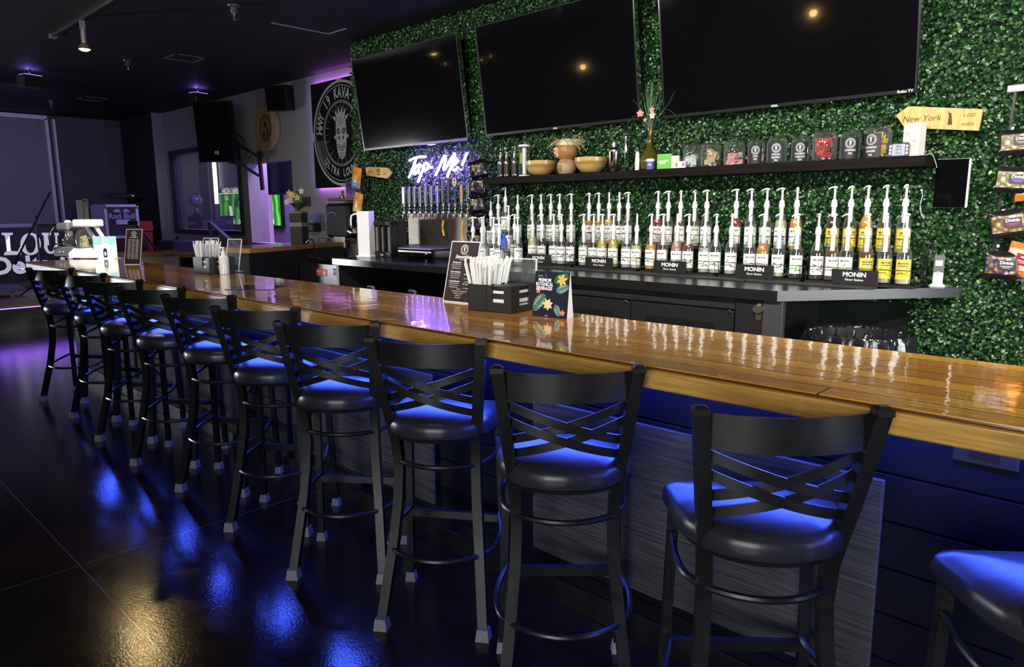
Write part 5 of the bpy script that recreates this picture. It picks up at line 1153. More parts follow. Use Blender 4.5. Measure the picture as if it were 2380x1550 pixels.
p=W(443,631,z=ZC); t=menu((p.x-.12,p.y+.18,ZC),R(20),.15,.24,'black flyer in a clear holder half hidden behind the far straw caddy',detail=False,card=(.02,.018,.024))
p=W(1185,672,z=ZC); menu((-2.20,.668 if False else .672,ZC),R(9),.15,.215,'empty clear acrylic holder standing behind the near napkin caddy',card=None,lean=4)
p=W(522,632,z=ZC); menu((p.x+.03,p.y+.04,ZC),R(25),.12,.24,'empty clear acrylic holder beside the far hand sanitizer',card=None)
# hand sanitizer
p=W(516,638,z=ZC)
t=thing('sanitizer_bottle','white pump hand sanitizer bottle beside the far straw caddy','bottle',(p.x,p.y+.02,ZC),R(20))
MB().lathe([(.030,0),(.033,.004),(.033,.115),(.028,.128),(.013,.135),(.013,.145)],22).build('bottle_body',mat('milky_plastic',(.8,.8,.78),.25,coat=.4,var=.02),t)
m=MB(); m.lathe([(.015,.138),(.015,.158),(.006,.162),(.005,.178),(.012,.18),(.012,.188)],14); m.tube([(0,0,.184),(-.025,0,.186),(-.036,0,.180)],.006,8,up=(0,1,0)); m.build('pump_head',WHT,t)
# flat laminated menu lying on the bar
t=MB(); c=Vector((-3.915,.29,ZC)); a=R(14)
t=MB().box(-.135,.135,-.12,.12,.0,.003,.001).build('flat_menu',mat('dark_glossy_card',(.05,.05,.08),.06,coat=1,var=.3),None,loc=(c.x,c.y,ZC),rot=(0,0,R(38)),label='dark laminated menu lying flat on the bar past the far caddy',cat='menu')
# teal and white card sign with a phone case picture
p=W(247,601,z=ZC)
t=thing('card_sign','pale teal and white display card with dark blue bottle picture near the drink machine','sign',(p.x,p.y,ZC),R(38)); w_=.115;h_=.21
MB().box(-w_,w_,-.004,.004,0,h_).box(-w_,w_,.0,.07,0,.003).build('card_panel',PAP,t)
MB().box(-w_+.002,w_-.002,-.0048,-.004,h_*.62,h_-.002).build('teal_band',mat('teal_print',(.30,.60,.62),.5,var=.25,sc=9),t)
m=MB(); m.T=T(0,-.0052,0)@WALLROT; text(m,'Just',.045,T(0,h_*.86),shear=.4,bold=.02); text(m,'Sips',.045,T(0,h_*.69),shear=.4,bold=.02); m.build('lettering',TINK,t,smooth=False)
m=MB(); m.T=T(0,-.0052,0)@WALLROT; m.poly([(-.018,.012),(.018,.012),(.02,.03),(.02,.08),(.010,.098),(-.010,.098),(-.02,.08),(-.02,.03)]); m.poly([(-.01,.03),(.01,.03),(.01,.065),(-.01,.065)],.0004,1); m.build('bottle_picture',[mat('navy_print',(.01,.02,.07),.5),mat('pale_blue_print',(.5,.6,.7),.5)],t,smooth=False)
# folded tent card
t=thing('tent_card','black folded tent card with tropical flowers reading PREMIUM BOTANICAL BEVERAGES','table card',(-1.895,.535,ZC),R(8)); w_=.083; h_=.182; dl=.024
def slab(y0,y1,mt,nm): 
    m=MB(); V=[]
    for x in(-w_,w_):
        for(y,z) in((y0,0),(y1,h_),(y1+.0015,h_),(y0+.0015*(1 if y0<0 else -1),0)): V.append((x,y,z))
    m.add(V,[(0,1,2,3),(7,6,5,4),(0,4,5,1),(1,5,6,2),(2,6,7,3),(3,7,4,0)]); return m.build(nm,mt,t,smooth=False)
fr_=slab(-dl,0,mat('navy_black_gloss',(.018,.02,.035),.16,coat=.8,var=.1),'front_panel'); slab(dl,0,PAP,'rear_panel')
m=MB(); m.add([(w_-.0004,-dl,0),(w_-.0004,dl,0),(w_-.0004,0,h_),(w_+.0006,-dl,0),(w_+.0006,dl,0),(w_+.0006,0,h_)],[(0,1,2),(5,4,3),(0,3,4,1),(1,4,5,2),(2,5,3,0)]); m.build('side_flap',PAP,t,smooth=False)
AT=Matrix.Translation((0,-dl,0))@Matrix.Rotation(-math.atan2(dl,h_),4,'X')@T(0,-.0008,0)@WALLROT
def palm(m,x,y,L_,ang,mi,n=9):
    for i in range(n):
        k=i/(n-1); bx=x+L_*k*math.cos(ang); by=y+L_*k*math.sin(ang); l_=L_*.42*math.sin(PI*(.25+.72*k))
        for s_ in(-1,1):
            a_=ang+s_*R(48); ex=bx+l_*math.cos(a_); ey=by+l_*math.sin(a_); nx,ny=-math.sin(a_)*l_*.11,math.cos(a_)*l_*.11; mx_,my_=(bx+ex)/2,(by+ey)/2
            P=[(bx,by),(mx_+nx,my_+ny),(ex,ey),(mx_-nx,my_-ny)]
            P=[(min(max(px,-w_+.001),w_-.001),min(max(py,.001),h_-.001)) for px,py in P]; m.poly(P,0,mi)
    nx,ny=-math.sin(ang)*.0006,math.cos(ang)*.0006; m.poly([(x+nx,y+ny),(x-nx,y-ny),(x+L_*math.cos(ang)-nx,y+L_*math.sin(ang)-ny),(x+L_*math.cos(ang)+nx,y+L_*math.sin(ang)+ny)],.0001,mi)
def flow(m,x,y,r,n,mi,z=.0004,w=.42):
    for i in range(n):
        a_=2*PI*i/n+.3; P=[(x,y),(x+r*.6*math.cos(a_-w),y+r*.6*math.sin(a_-w)),(x+r*math.cos(a_),y+r*math.sin(a_)),(x+r*.6*math.cos(a_+w),y+r*.6*math.sin(a_+w))]; m.poly(P,z,mi)
m=MB(); m.T=AT
palm(m,.075,.172,.07,R(205),0); palm(m,.08,.128,.06,R(200),1); palm(m,-.08,.025,.085,R(52),1); palm(m,.045,.008,.05,R(115),1)
flow(m,.048,.152,.026,6,2); flow(m,-.012,.052,.026,7,3); flow(m,-.062,.105,.013,5,4,w=.6); flow(m,.06,.022,.014,5,4,w=.6)
for k,ln in enumerate(('PREMIUM','BOTANICAL','BEVERAGES')): text(m,ln,.0195,T(-.034,.148-k*.0165,.0005),5,bold=.03,sx=.76)
text(m,'mitra',.011,T(-.055,.166,.0005),0,bold=.04); m.ring(-.035,.168,.006,.0075,.0005,16,6,-1.4,1.6); text(m,'drinks',.006,T(-.015,.006,.0005),5)
m.build('tropical_print',[mat('palm_green',(.06,.30,.06),.5),mat('palm_sage',(.22,.42,.33),.5),mat('flower_gold',(.72,.45,.08),.5),mat('flower_cream',(.75,.58,.30),.5),mat('hibiscus_coral',(.70,.18,.08),.5),TINK,mat('logo_blue',(.15,.25,.7),.5)],fr_,smooth=False)
# white drink machine with clear bowl
p=W(185,602,z=ZC)
t=thing('drink_machine','bright white bowl drink machine with slanted arms at the far end of the bar','drink machine',(p.x-.08,p.y+.13,ZC),R(36))
MW=mat('glossy_white',(.95,.95,.95),.3,coat=.3,var=.01); w_=.14
m=MB(); m.add([(x,y,z) for x in(-w_,w_) for y,z in((-.13,.01),(.13,.01),(.13,.10),(-.05,.10),(-.13,.055))],[(0,1,2,3,4),(9,8,7,6,5),(0,5,6,1),(1,6,7,2),(2,7,8,3),(3,8,9,4),(4,9,5,0)]); m.build('base_housing',MW,t)
m=MB(); 
for sx,sy in((-1,-1),(1,-1),(-1,1),(1,1)): m.lathe([(.012,0),(.012,.012)],10,(sx*.11,sy*.1,0))
m.build('feet',BLKP,t)
m=MB(); m.box(-.09,.12,-.11,.06,.30,.37,.012); m.build('head_housing',MW,t)
for x in(.02,.12): MB().bar([(x,.10,.10),(x-.05,-.0,.31)],.022,.028,up=(1,0,0)).build('slanted_arm',MW,t)
MB().lathe([(.03,.10),(.075,.12),(.085,.17),(.075,.23),(.05,.27),(.045,.30)],24,(-.04,-.02,0),cap=False).build('clear_bowl',glassmat('bowl_glass',(.88,.9,.88),1.6),t)
MB().tube([(-.04+.06*math.cos(a),-.02+.06*math.sin(a),.20+.02*math.sin(a*1.0)) for a in [i*PI/8 for i in range(16)]],.005,6,closed=True).build('bowl_hoop',CHR,t)
MB().lathe([(.02,.105),(.04,.12),(.035,.2),(.02,.21)],14,(-.05,-.02,0)).build('squeezed_citrus',mat('citrus_pulp',(.4,.42,.15),.4,var=.5,sc=20),t)
m=MB(); 
for a,b_ in((-.035,-.035),(.035,-.035),(-.035,.035),(.035,.035)): m.box(a-.003,a+.003,b_-.003,b_+.003,.37,.56)
m.box(-.035,.035,-.037,-.033,.37,.56,mi=1).box(-.035,.035,.033,.037,.37,.56,mi=1).box(-.038,.038,-.038,.038,.556,.562); m.build('feed_chute',[CHR,ACR],t,loc=(-.03,-.02,0))
p=W(140,603,z=ZC)
t=thing('grey_drink_machine','grey drink machine with white dial and hoses behind the white one','drink machine',(p.x-.24,p.y+.16,ZC),R(36))
GM=mat('grey_machine_plastic',(.14,.14,.15),.4)
MB().box(-.11,.11,-.10,.10,.012,.11,.01).build('base_housing',GM,t); MB().box(-.07,.07,-.09,.08,.26,.34,.02).build('head_housing',GM,t); MB().box(.04,.08,.05,.09,.1,.28).build('arm',GM,t)
MB().lathe([(.03,.20),(.035,.215),(.035,.25),(.03,.262)],16).build('white_collar',WHT,t); MB().lathe([(.03,.335),(.03,.355),(.012,.365)],12).build('top_knob',WHT,t)
MB().lathe([(.03,.11),(.06,.13),(.065,.18),(.03,.21)],18,cap=False).build('clear_bowl',GL,t)
MB().tube(smooth([(-.08,-.09,.30),(-.12,-.12,.22),(-.07,-.15,.14),(.02,-.14,.15),(.08,-.12,.2),(.03,-.1,.26)]),.006,8).build('hose',CHR,t)
m=MB(); 
for x in(-.04,.0): m.lathe([(.008,0),(.008,.004)],10,(x,-.10,.06))
m.build('indicator_light',mat('teal_light',(.3,.7,.8),.4,em=(.3,.8,.9),es=1.2),t)
for sx in(-.08,.08): MB().lathe([(.012,0),(.012,.012)],8,(sx,0,0)).build('foot',BLKP,t)
# ================================================================== GREY WALL THINGS
# lit poster board
a=W(723,198,y=YG-.05); b=W(732,438,y=YG-.05); PX0=(a.x+b.x)/2; PW=1.30; PZ1=(a.z+W(800,178,y=YG-.05).z)/2; PZ0=b.z
t=thing('lounge_sign','black square sign with round tiki emblem reading HWY 19 KAVA HOUSE, violet light behind','sign',(PX0+PW/2,YG-.05,(PZ0+PZ1)/2)); hs=(PZ1-PZ0)/2
MB().box(-PW/2,PW/2,0,.012,-hs,hs,.002).build('sign_panel',mat('sign_black',(.008,.008,.009),.85,spec=.1),t)
m=MB(); m.T=T(0,-.0012,0)@WALLROT; r_=hs*.985
m.ring(0,0,r_*.94,r_*.99,0,72); m.ring(0,0,r_*.885,r_*.90,0,72); m.ring(0,0,r_*.60,r_*.615,0,64); m.ring(0,0,r_*.57,r_*.58,0,64)
for a_ in(0,90,180,270):
    c_,s_=math.cos(R(a_)),math.sin(R(a_)); P=[(r_*.96,-.085*r_),(r_*1.03,-.085*r_),(r_*1.03,.085*r_),(r_*.96,.085*r_)]; m.poly([(max(-PW/2,min(PW/2,x*c_-y*s_)),max(-hs,min(hs,x*s_+y*c_))) for x,y in P],.0001)
arc_text(m,'HWY 19 KAVA HOUSE',r_*.27,r_*.75,PI/2,.181,sx=.72,bold=.035); arc_text(m,'ULTRA LOUNGE',r_*.2,r_*.75,-PI/2,.15,out=False,sx=.72,bold=.035)
for k in(0,1):
    a0,a1=(R(187),R(228)) if k==0 else (R(-48),R(-7))
    for rr_,w2 in((.67,.004),(.70,.004),(.83,.004),(.86,.004),(.80,.004)): m.ring(0,0,r_*rr_,r_*(rr_+w2*2),0,16,0,a0,a1)
    for i in range(17):
        a_=a0+(a1-a0)*i/16; m.disc(r_*.765*math.cos(a_),r_*.765*math.sin(a_),.006,0,8)
for i in range(24):
    a_=2*PI*i/24; 
    if i%2: m.ring(0,0,r_*.42,r_*.56,0,1,0,a_-.008,a_+.008)
    else: m.ring(0,0,r_*.47,r_*.53,0,1,0,a_-.006,a_+.006)
tiki(m,r_*.62,0,-.02*r_,.0006,0,1,True)
m.build('emblem_print',[mat('sign_grey_ink',(.42,.42,.42),.8,spec=.1),BINK],t,smooth=False)
LV=mat('violet_led',(.5,.3,.9),.5,em=(.62,.16,1),es=45,var=0)
m=MB(); m.box(-PW/2+.03,PW/2,.016,.03,hs-.04,hs-.025); LED1=m.build('led_strip',LV,t,label='violet light strip behind the sign')
LV2=mat('blue_violet_led',(.4,.4,.9),.5,em=(.36,.32,1),es=40,var=0); MB().box(-PW/2+.025,-PW/2+.04,.016,.03,-hs+.03,hs-.04).build('led_strip',LV2,t); MB().box(-PW/2+.03,PW/2,.016,.03,-hs+.025,-hs+.04).build('led_strip',LV,t)
m=MB(); 
for sx in(-1,1):
    for sz in(-1,1): m.lathe([(.006,0),(.006,.05)],8,(0,0,0)) if False else m.tube([(sx*(PW/2-.12),.012,sz*(hs-.12)),(sx*(PW/2-.12),.05,sz*(hs-.12))],.008,8,up=(1,0,0))
m.build('standoffs',CHR,t)
# round wooden seal
c=W(617,298,y=YG-.04); r_=(W(617,243,y=YG-.04).z-W(617,353,y=YG-.04).z)/2
t=thing('wooden_plaque','round carved wooden plaque with dark emblem ring on the grey wall','plaque',(c.x+.02,YG-.045,c.z)); WD=mat('plaque_wood',(.44,.30,.15),.5,var=.12); WD2=mat('plaque_dark',(.07,.045,.02),.6); GD=mat('plaque_gold',(.5,.36,.12),.35)
m=MB(); m.T=WALLROT; m.lathe([(r_*.98,-.045),(r_,-.03),(r_,.0),(r_*.96,.012),(r_*.6,.012),(r_*.58,.004),(0,.004)],48); m.build('plaque_disc',WD,t)
m=MB(); m.T=T(0,-.0128,0)@WALLROT
m.ring(0,0,r_*.60,r_*.635,.001,48,1); m.ring(0,0,r_*.60,r_*.40,-.006,48,0); m.ring(0,0,r_*.38,r_*.40,-.005,40,1)
for i in range(26):
    a_=R(160)-R(140)*i/25*1.0 if False else 2*PI*i/26; m.ring(0,0,r_*.44,r_*.55,-.005,2,1,a_-.06,a_+.05)
m.disc(0,r_*.16,r_*.14,-.004,20,0); m.poly([(-.06*1,-.02),(-.02,-.03),(-.03,-.13),(-.07,-.09)],-.004,0); m.poly([(.05,0),(.09,.02),(.06,-.12),(.02,-.10)],-.004,0)
m.ring(0,0,r_*.93,r_*.95,.0012,48,1); m.build('carved_ring',[WD2,GD],t,smooth=False)
# hanging loudspeaker
c=W(508,308,y=3.0)
t=thing('loudspeaker','large black loudspeaker hanging on a wall bracket beside the interior window','loudspeaker',(c.x,3.0,c.z),rot=(R(5),0,R(40)))
m=MB(); m.prism([(-.25,-.15),(.25,-.15),(.27,-.09),(.17,.18),(-.17,.18),(-.27,-.09)],-.40,.41); m.build('cabinet',mat('speaker_black',(.007,.007,.008),.6,spec=.25),t)
m=MB(); m.box(-.245,.245,-.158,-.149,-.385,.395,.008); m.build('grille',mat('speaker_grille',(.005,.005,.006),.9,spec=.1,bump=.4,bsc=400),t)
m=MB(); m.T=T(.02,-.161,-.27)@WALLROT; m.box(-.03,-.004,-.02,.02,0,.002); m.box(.002,.03,-.026,.026,0,.002); m.build('badge',mat('badge_grey',(.4,.4,.4),.4),t)
m=MB(); m.bar([(.08,.05,-.40),(.25,.06,-.44),(.48,.09,-.60)],.035,.035); m.bar([(.50,.12,-.25),(.50,.12,-.80)],.06,.04,up=(1,0,0)); m.bar([(.1,.15,-.1),(.48,.11,-.33)],.03,.03); m.build('wall_bracket',BLKP,t)
m=MB(); m.tube(smooth([(.15,.15,.0),(.28,.12,-.08),(.25,.10,-.18),(.36,.1,-.24),(.30,.1,-.35)]),.01,8); m.tube(smooth([(.15,.16,.02),(.31,.12,-.12),(.28,.1,-.22),(.40,.1,-.28),(.34,.1,-.38)]),.008,8); m.build('cables',BLKP,t)
c=W(652,226,y=3.36)
t=thing('small_loudspeaker','small black loudspeaker high on the grey wall between plaque and tiki sign','loudspeaker',(c.x,3.36,c.z-.01),rot=(R(6),0,R(20)))
m=MB(); m.prism([(-.16,-.10),(.16,-.10),(.17,-.08),(.11,.13),(-.11,.13),(-.17,-.08)],-.16,.155); m.build('cabinet',mat('speaker_black',(.007,.007,.008),.6,spec=.25),t); MB().box(-.155,.155,-.106,-.099,-.15,.145,.006).build('grille',mat('speaker_grille',(.005,.005,.006),.9,spec=.1),t); MB().box(-.03,.03,.12,.17,-.04,.04).build('wall_bracket',BLKP,t)
# wall plate, poster holder, soap, towel dispensers
def wallbox(px0,py0,px1,py1,d,nm,lb,cat,ms,y=None):
    a=W(px0,py1,y=YG-d); b=W(px1,py0,y=YG-d); t=thing(nm,lb,cat,((a.x+b.x)/2,YG-d,(a.z+b.z)/2)); return t,(b.x-a.x)/2,(b.z-a.z)/2
t,w_,h_=wallbox(702,457,718,480,.02,'wall_control','small black wall control panel left of the towel dispenser','control panel',None); MB().box(-w_,w_,0,.02,-h_,h_,.003).build('plate',BLKP,t); MB().box(-w_*.6,w_*.6,-.002,.001,-h_*.6,h_*.6).build('panel_face',BLKL,t)
t,w_,h_=wallbox(757,472,806,552,.20,'towel_dispenser','large black paper towel dispenser on the grey wall','towel dispenser',None)
MB().box(-w_,w_,0,.2,-h_,h_,.035).build('housing',mat('smoked_plastic',(.010,.010,.011),.5,spec=.3,var=.05),t)
MB().tube([(-w_*.8,-.002,-.0)]+[(-w_*.35+w_*.45*math.cos(a),-.004,h_*.15+h_*.35*math.sin(a)) for a in [PI-i*PI/10 for i in range(11)]],.003,6,up=(0,1,0)).build('front_seam',PLM,t)
pt=bagmesh(w_*1.0,.13,.02,seed=3); pt.build('paper_sheet',PAP,t,loc=(w_*.1,.02,-h_-.05))
t,w_,h_=wallbox(704,497,727,538,.12,'soap_dispenser','clear and black soap dispenser on the grey wall above the sink','soap dispenser',None)
MB().box(-w_,w_,0,.12,-h_*.1,h_,.015).build('clear_tank',mat('soap_tank',(.16,.22,.28),.25,coat=.2,var=.5,sc=14),t); MB().box(-w_,w_,-.01,.12,-h_,-h_*.1,.012).build('push_bar',BLKP,t)
t,w_,h_=wallbox(740,554,764,568,.02,'wall_notice','small black notice with white lines under the towel dispenser','sign',None); MB().box(-w_,w_,0,.01,-h_,h_).build('notice_plate',BLKP,t)
m=MB(); 
for k in range(3): m.box(-w_*.8,w_*.5,-.001,.0,h_*(.45-.5*k),h_*(.6-.5*k))
m.build('notice_text',PLM,t)
# small wall shelf with cups
a=W(762,461,y=3.25); b=W(838,461,y=3.25)
t=thing('cup_shelf','small black shelf with plastic cups below the tiki sign','shelf',((a.x+b.x)/2,YG-.14,a.z)); w_=(b.x-a.x)/2
MB().box(-w_,w_,-.14,.14,-.03,0,.003).build('shelf_board',BLKP,t); MB().bar([(w_*.6,.13,-.2),(w_*.7,-.02,-.03)],.01,.01).bar([(w_*.6,.13,-.2),(w_*.6,.13,-.03)],.01,.01).build('bracket',BLKP,t)
CP=glassmat('cup_plastic',(.8,.8,.85),2.0,.05); gz=a.z
cups=None
for i,(dx,n_) in enumerate(((-.03,5),(.10,3),(.20,3))):
    for k in range(n_):
        if cups is None:
            cups=thing('plastic_cup','','cup',(0,0,0),group='stacked clear plastic cups'); MB().lathe([(.028,0),(.042,.115),(.044,.118)],18,cap=False).lathe([(0,.004),(.028,.004)],18,cap=False).build('cup_body',CP,cups); g=cups
        else: g=copy_tree(cups)
        g.location=((a.x+b.x)/2+dx,YG-.18,gz+.001+k*.03); g['label']='clear plastic cup in the %s stack on the small black shelf'%('tall left','middle','right')[i]
p=((a.x+b.x)/2-.17,YG-.18,gz); t=thing('brass_bell','small brass bell on the left of the cup shelf','bell',p); MB().lathe([(.05,0),(.045,.02),(.02,.03),(.012,.06),(.018,.07),(.012,.09),(0,.1)],16).build('bell_body',mat('brass',(.55,.42,.2),.25,metal=1),t)
# flowers in a bark vase on the side counter
p=W(688,562,x=-7.62)
t=thing('flower_vase','square dark bark vase with silver band and pale orchids on the side counter','vase',(p.x,p.y+.05,1.12),R(30)); 
MB().box(-.075,.075,-.075,.075,0,.26,.004).build('vase_body',mat('bark',(.05,.045,.035),.8,var=.8,sc=40,bump=.6,bsc=70),t); MB().box(-.077,.077,-.077,.077,.20,.25,.003).build('silver_band',PLM,t); MB().box(-.075,.075,-.075,.075,.26,.36,.004).build('vase_top',mat('bark',(.05,.045,.035),.8),t); MB().box(-.078,.078,-.078,.078,.35,.37,.003).build('wood_rim',COC,t)
m=MB(); rr=random.Random(2)
for i in range(9):
    dx,dy=rr.uniform(-.06,.06),rr.uniform(-.05,.05); m.tube([(0,0,.34),(dx*.6,dy*.6,.48),(dx,dy,.60)],.004,6)
for i in range(8):
    a_=rr.uniform(0,2*PI); P0=Vector((0,0,.38)); d=Vector((math.cos(a_),math.sin(a_),.7)); m.add([P0,P0+d*.07+Vector((0,0,.03))+d.cross(Vector((0,0,1)))*.03,P0+d*.14,P0+d*.07+Vector((0,0,.03))-d.cross(Vector((0,0,1)))*.03],[(0,1,2,3)])
m.build('stems_and_leaves',mat('orchid_green',(.04,.13,.05),.5),t)
YF_=mat('orchid_yellow',(.65,.55,.15),.5,var=.3); 
for q in((-.06,-.06,.50),(-.02,-.07,.56),(-.08,-.03,.58),(.03,-.05,.53)): flower(*q,.045,t,YF_)
for q in((.08,-.04,.60),(-.12,-.03,.48)): flower(*q,.04,t,mat('orchid_white',(.7,.72,.68),.5))
# ================================================================== BACK ROOM
yb2=5.57
a=W(508,441,y=yb2-.05); b=W(654,524,y=yb2-.05)
GS=bpy.data.materials.new('green_screen_picture'); GS.use_nodes=True; N=GS.node_tree.nodes; L=GS.node_tree.links; bs=N['Principled BSDF']
tc=N.new('ShaderNodeTexCoord'); wv=N.new('ShaderNodeTexWave'); wv.inputs['Scale'].default_value=1.1; wv.inputs['Distortion'].default_value=9; wv.inputs['Detail'].default_value=3; L.new(tc.outputs['Object'],wv.inputs['Vector'])
cr=N.new('ShaderNodeValToRGB'); e=cr.color_ramp.elements; e[0].color=(.02,.20,.015,1); e[1].color=(.22,.72,.12,1); e.new(.6).color=(.05,.42,.03,1); L.new(wv.outputs['Fac'],cr.inputs[0]); L.new(cr.outputs[0],bs.inputs['Emission Color']); bs.inputs['Emission Strength'].default_value=1.1; bs.inputs['Base Color'].default_value=(0,0,0,1)
t=thing('wall_monitor','lit wall monitor showing green HIGH HALL OF FAME game screen in the back room','monitor',((a.x+b.x)/2,yb2-.05,(a.z+b.z)/2)); w_=(b.x-a.x)/2; h_=(a.z-b.z)/2
MB().box(-w_-.04,w_+.04,0,.06,-h_-.04,h_+.04,.004).build('bezel',BEZ,t)
sc_=MB().box(-w_,w_,-.004,.001,-h_,h_).build('screen_picture',GS,t,label='glowing green picture')
WE=mat('white_screen_glow',(.9,.9,.9),.5,em=(.95,1,.95),es=1.6,var=0); DE=mat('dark_screen_print',(.01,.03,.01),.6)
m=MB(); m.box(-w_,w_,-.006,-.004,h_*.80,h_*.98,mi=1); m.box(-w_,w_,-.007,-.005,h_*.74,h_*.78)
m.T=T(0,-.0075,0)@WALLROT; text(m,'HIGH HAND     HALL OF FAME',.17,T(0,h_*.885),bold=.03,sx=1.0); text(m,'Out',.12,T(-w_*.72,h_*.5)); text(m,'Pro    Swing     Coming in 2020',.15,T(.1,-h_*.83),bold=.02)
m.poly([(w_*.42,h_*.62),(w_*.62,h_*.68),(w_*.72,h_*.5),(w_*.6,h_*.3),(w_*.46,h_*.36)]); m.poly([(-w_*.62,-h_*.95),(-w_*.52,-h_*.9),(-w_*.55,h_*.0),(-w_*.66,h_*.1)],.0)
m.build('screen_text',[WE,mat('screen_header',(.02,.04,.12),.5)],sc_,smooth=False)
m=MB(); m.T=T(-w_*.25,-.0078,-h_*.9)@WALLROT; rr=random.Random(1)
def br_(x,y,a_,l_,w__,dp):
    ex,ey=x+l_*math.cos(a_),y+l_*math.sin(a_); nx,ny=-math.sin(a_)*w__,math.cos(a_)*w__; m.poly([(x+nx,y+ny),(x-nx,y-ny),(ex-nx*.7,ey-ny*.7),(ex+nx*.7,ey+ny*.7)],0)
    if dp>0:
        for s_ in(-.5,.1,.55): br_(ex,ey,a_+s_+rr.uniform(-.2,.2),l_*.68,w__*.62,dp-1)
br_(0,0,PI/2,h_*.55,.025,4); m.build('tree_picture',DE,sc_,smooth=False)
# white vertical light tube, second black screen, shelf, globe trophy, dark cabinet
a=W(497,372,y=yb2-.04); b=W(503,474,y=yb2-.04)
t=thing('light_tube','bright white vertical light tube seen through the interior window','light tube',(a.x,yb2-.04,b.z)); MB().tube([(0,0,0),((a.x-b.x)*.0,0,a.z-b.z+.3)],.045,10,up=(1,0,0)).build('glowing_tube',mat('white_tube_glow',(1,1,1),.5,em=(.9,.88,1),es=7,var=0),t); MB().lathe([(.05,-.05),(.05,.0)],10).build('end_cap',BLKP,t); MB().box(-.03,.03,.02,.06,0,a.z-b.z+.3).build('mount_rail',BLKP,t)
yb3=4.6; a=W(619,376,y=yb3); b=W(682,428,y=yb3)
t=thing('dark_television','switched-off black television high in the serving hatch opening','television',((a.x+b.x)/2+.25,yb3,(a.z+b.z)/2)); MB().box(a.x-t.location.x,1.0,0,.06,-.36,.42,.004).build('casing',BEZ,t); MB().box(a.x-t.location.x+.01,.99,-.002,.001,-.33,.40).build('screen',SCR,t); MB().box(.3,.4,.06,yb2-yb3+.03,-.05,.05).build('wall_mount',BLKP,t)
a=W(595,379,y=4.7).x; b=W(617,379,y=4.7).x
struct('trim_2',MB().box(a-.02,b,4.7,4.78,0,ZT),mat('cream_wall_paint',(.62,.52,.40),.7),smooth=False)
a=W(455,465,y=4.3)
t=thing('globe_trophy','clear glass globe on a gold stand seen through the interior window','trophy',(a.x,4.3,a.z-.30)); m=MB(); m.sphere((0,0,.30),.125,20); m.build('glass_globe',mat('grey_crystal',(.35,.34,.42),.08,coat=1,spec=1,var=.5,sc=8),t); m=MB(); m.ring; m.tube([(0+.15*math.cos(a_),0,.30+.15*math.sin(a_)) for a_ in [i*PI/12 for i in range(24)]],.008,6,closed=True,up=(0,1,0)); m.build('meridian_ring',PLM,t); MB().lathe([(.09,0),(.07,.03),(.025,.06),(.03,.1),(.015,.16)],14).build('gold_base',mat('gold_trim',(.6,.42,.15),.25,metal=1),t)
z=a.z-.30; x=a.x
t=thing('back_room_cabinet','dark cabinet under the globe in the back room','cabinet',(x+.3,4.3,0)); MB().box(-.75,.6,-.3,.3,0,z,.005).build('cabinet_body',mat('navy_cabinet',(.03,.025,.07),.5),t); MB().box(-.78,.63,-.32,.32,z-.03,z-.0005,.003).build('cabinet_top',BLKP,t)
# ================================================================== STAGE
SX=-10.62; SZ=.34
st=thing('stage','low stage with pale wooden lip, dark plank front and violet light strip','stage',(0,0,0))
lipx=W(50,716,z=SZ).x
MB().box(XEND+.15,-11.0,YF+.2,YB-.01,0,SZ-.04).build('stage_body',grainwood('dark_stage_wood',(.035,.03,.03),(.012,.011,.012),(2,2,30),.5),st)
MB().box(XEND+.15,-10.96,YF+.2,YB-.01,SZ-.04,SZ,.004).build('stage_lip',mat('pale_lip_wood',(.36,.29,.17),.5,var=.15),st)
MB().box(-10.997,-10.99,YF+.3,YB-.1,SZ-.052,SZ-.042).build('led_strip',mat('violet_strip',(.3,.15,.9),.5,em=(.30,.10,1),es=7,var=0),st,label='glowing violet light strip under the stage lip')
st.location=(0,0,0)
# end wall: roller shade with pale frame, dark curtain, window sill
a=W(103,277,x=XEND); b=W(128,520,x=XEND)
struct('window_4',MB().box(XEND,XEND+.05,-1.6,(a.y+b.y)/2,b.z,a.z).box(XEND+.05,XEND+.09,-1.6,(a.y+b.y)/2-.1,a.z-.12,a.z-.04),mat('grey_roller_shade',(.20,.20,.215),.8,var=.1,sc=2,bump=.1,bsc=150),smooth=False)
m=MB(); y1_=(a.y+b.y)/2
for y0_,yy,z0_,z1_ in((-1.6,y1_+.02,a.z-.02,a.z+.05),(-1.6,y1_+.05,b.z-.06,b.z+.01),(y1_-.02,y1_+.03,b.z,a.z),(y1_+.10,y1_+.14,b.z,a.z)): m.box(XEND,XEND+.12,y0_,yy,z0_,z1_)
struct('trim_3',m,mat('pale_frame_and_light_leak',(.62,.62,.68),.5),smooth=False)  # pale bands also stand in for daylight leaking round the shade
struct('trim_4',MB().box(XEND,XEND+.14,y1_+.05,YB,b.z-.06,b.z+.0),mat('pale_frame_and_light_leak',(.62,.62,.68),.5),smooth=False)
m=MB(); V=[];F=[]; n=60; yA,yB_=y1_+.16,W(290,300,x=XEND).y
for i in range(n+1):
    y=yA+(yB_-yA)*i/n; x=XEND+.06+.003*math.sin(i*.5); V+=[(x,y,b.z+.02),(x,y,ZT-.02)]
for i in range(n): F.append((2*i,2*i+2,2*i+3,2*i+1))
for i in range(n+1):
    y=yA+(yB_-yA)*i/n; V+=[(XEND+.01,y,b.z+.02),(XEND+.01,y,ZT-.02)]
m.add(V,F).build('dark_curtain',mat('blue_grey_blind',(.075,.075,.095),.85,bump=.1,bsc=120),None,label='dark blue-grey blind covering the wall behind the stage',cat='blind')
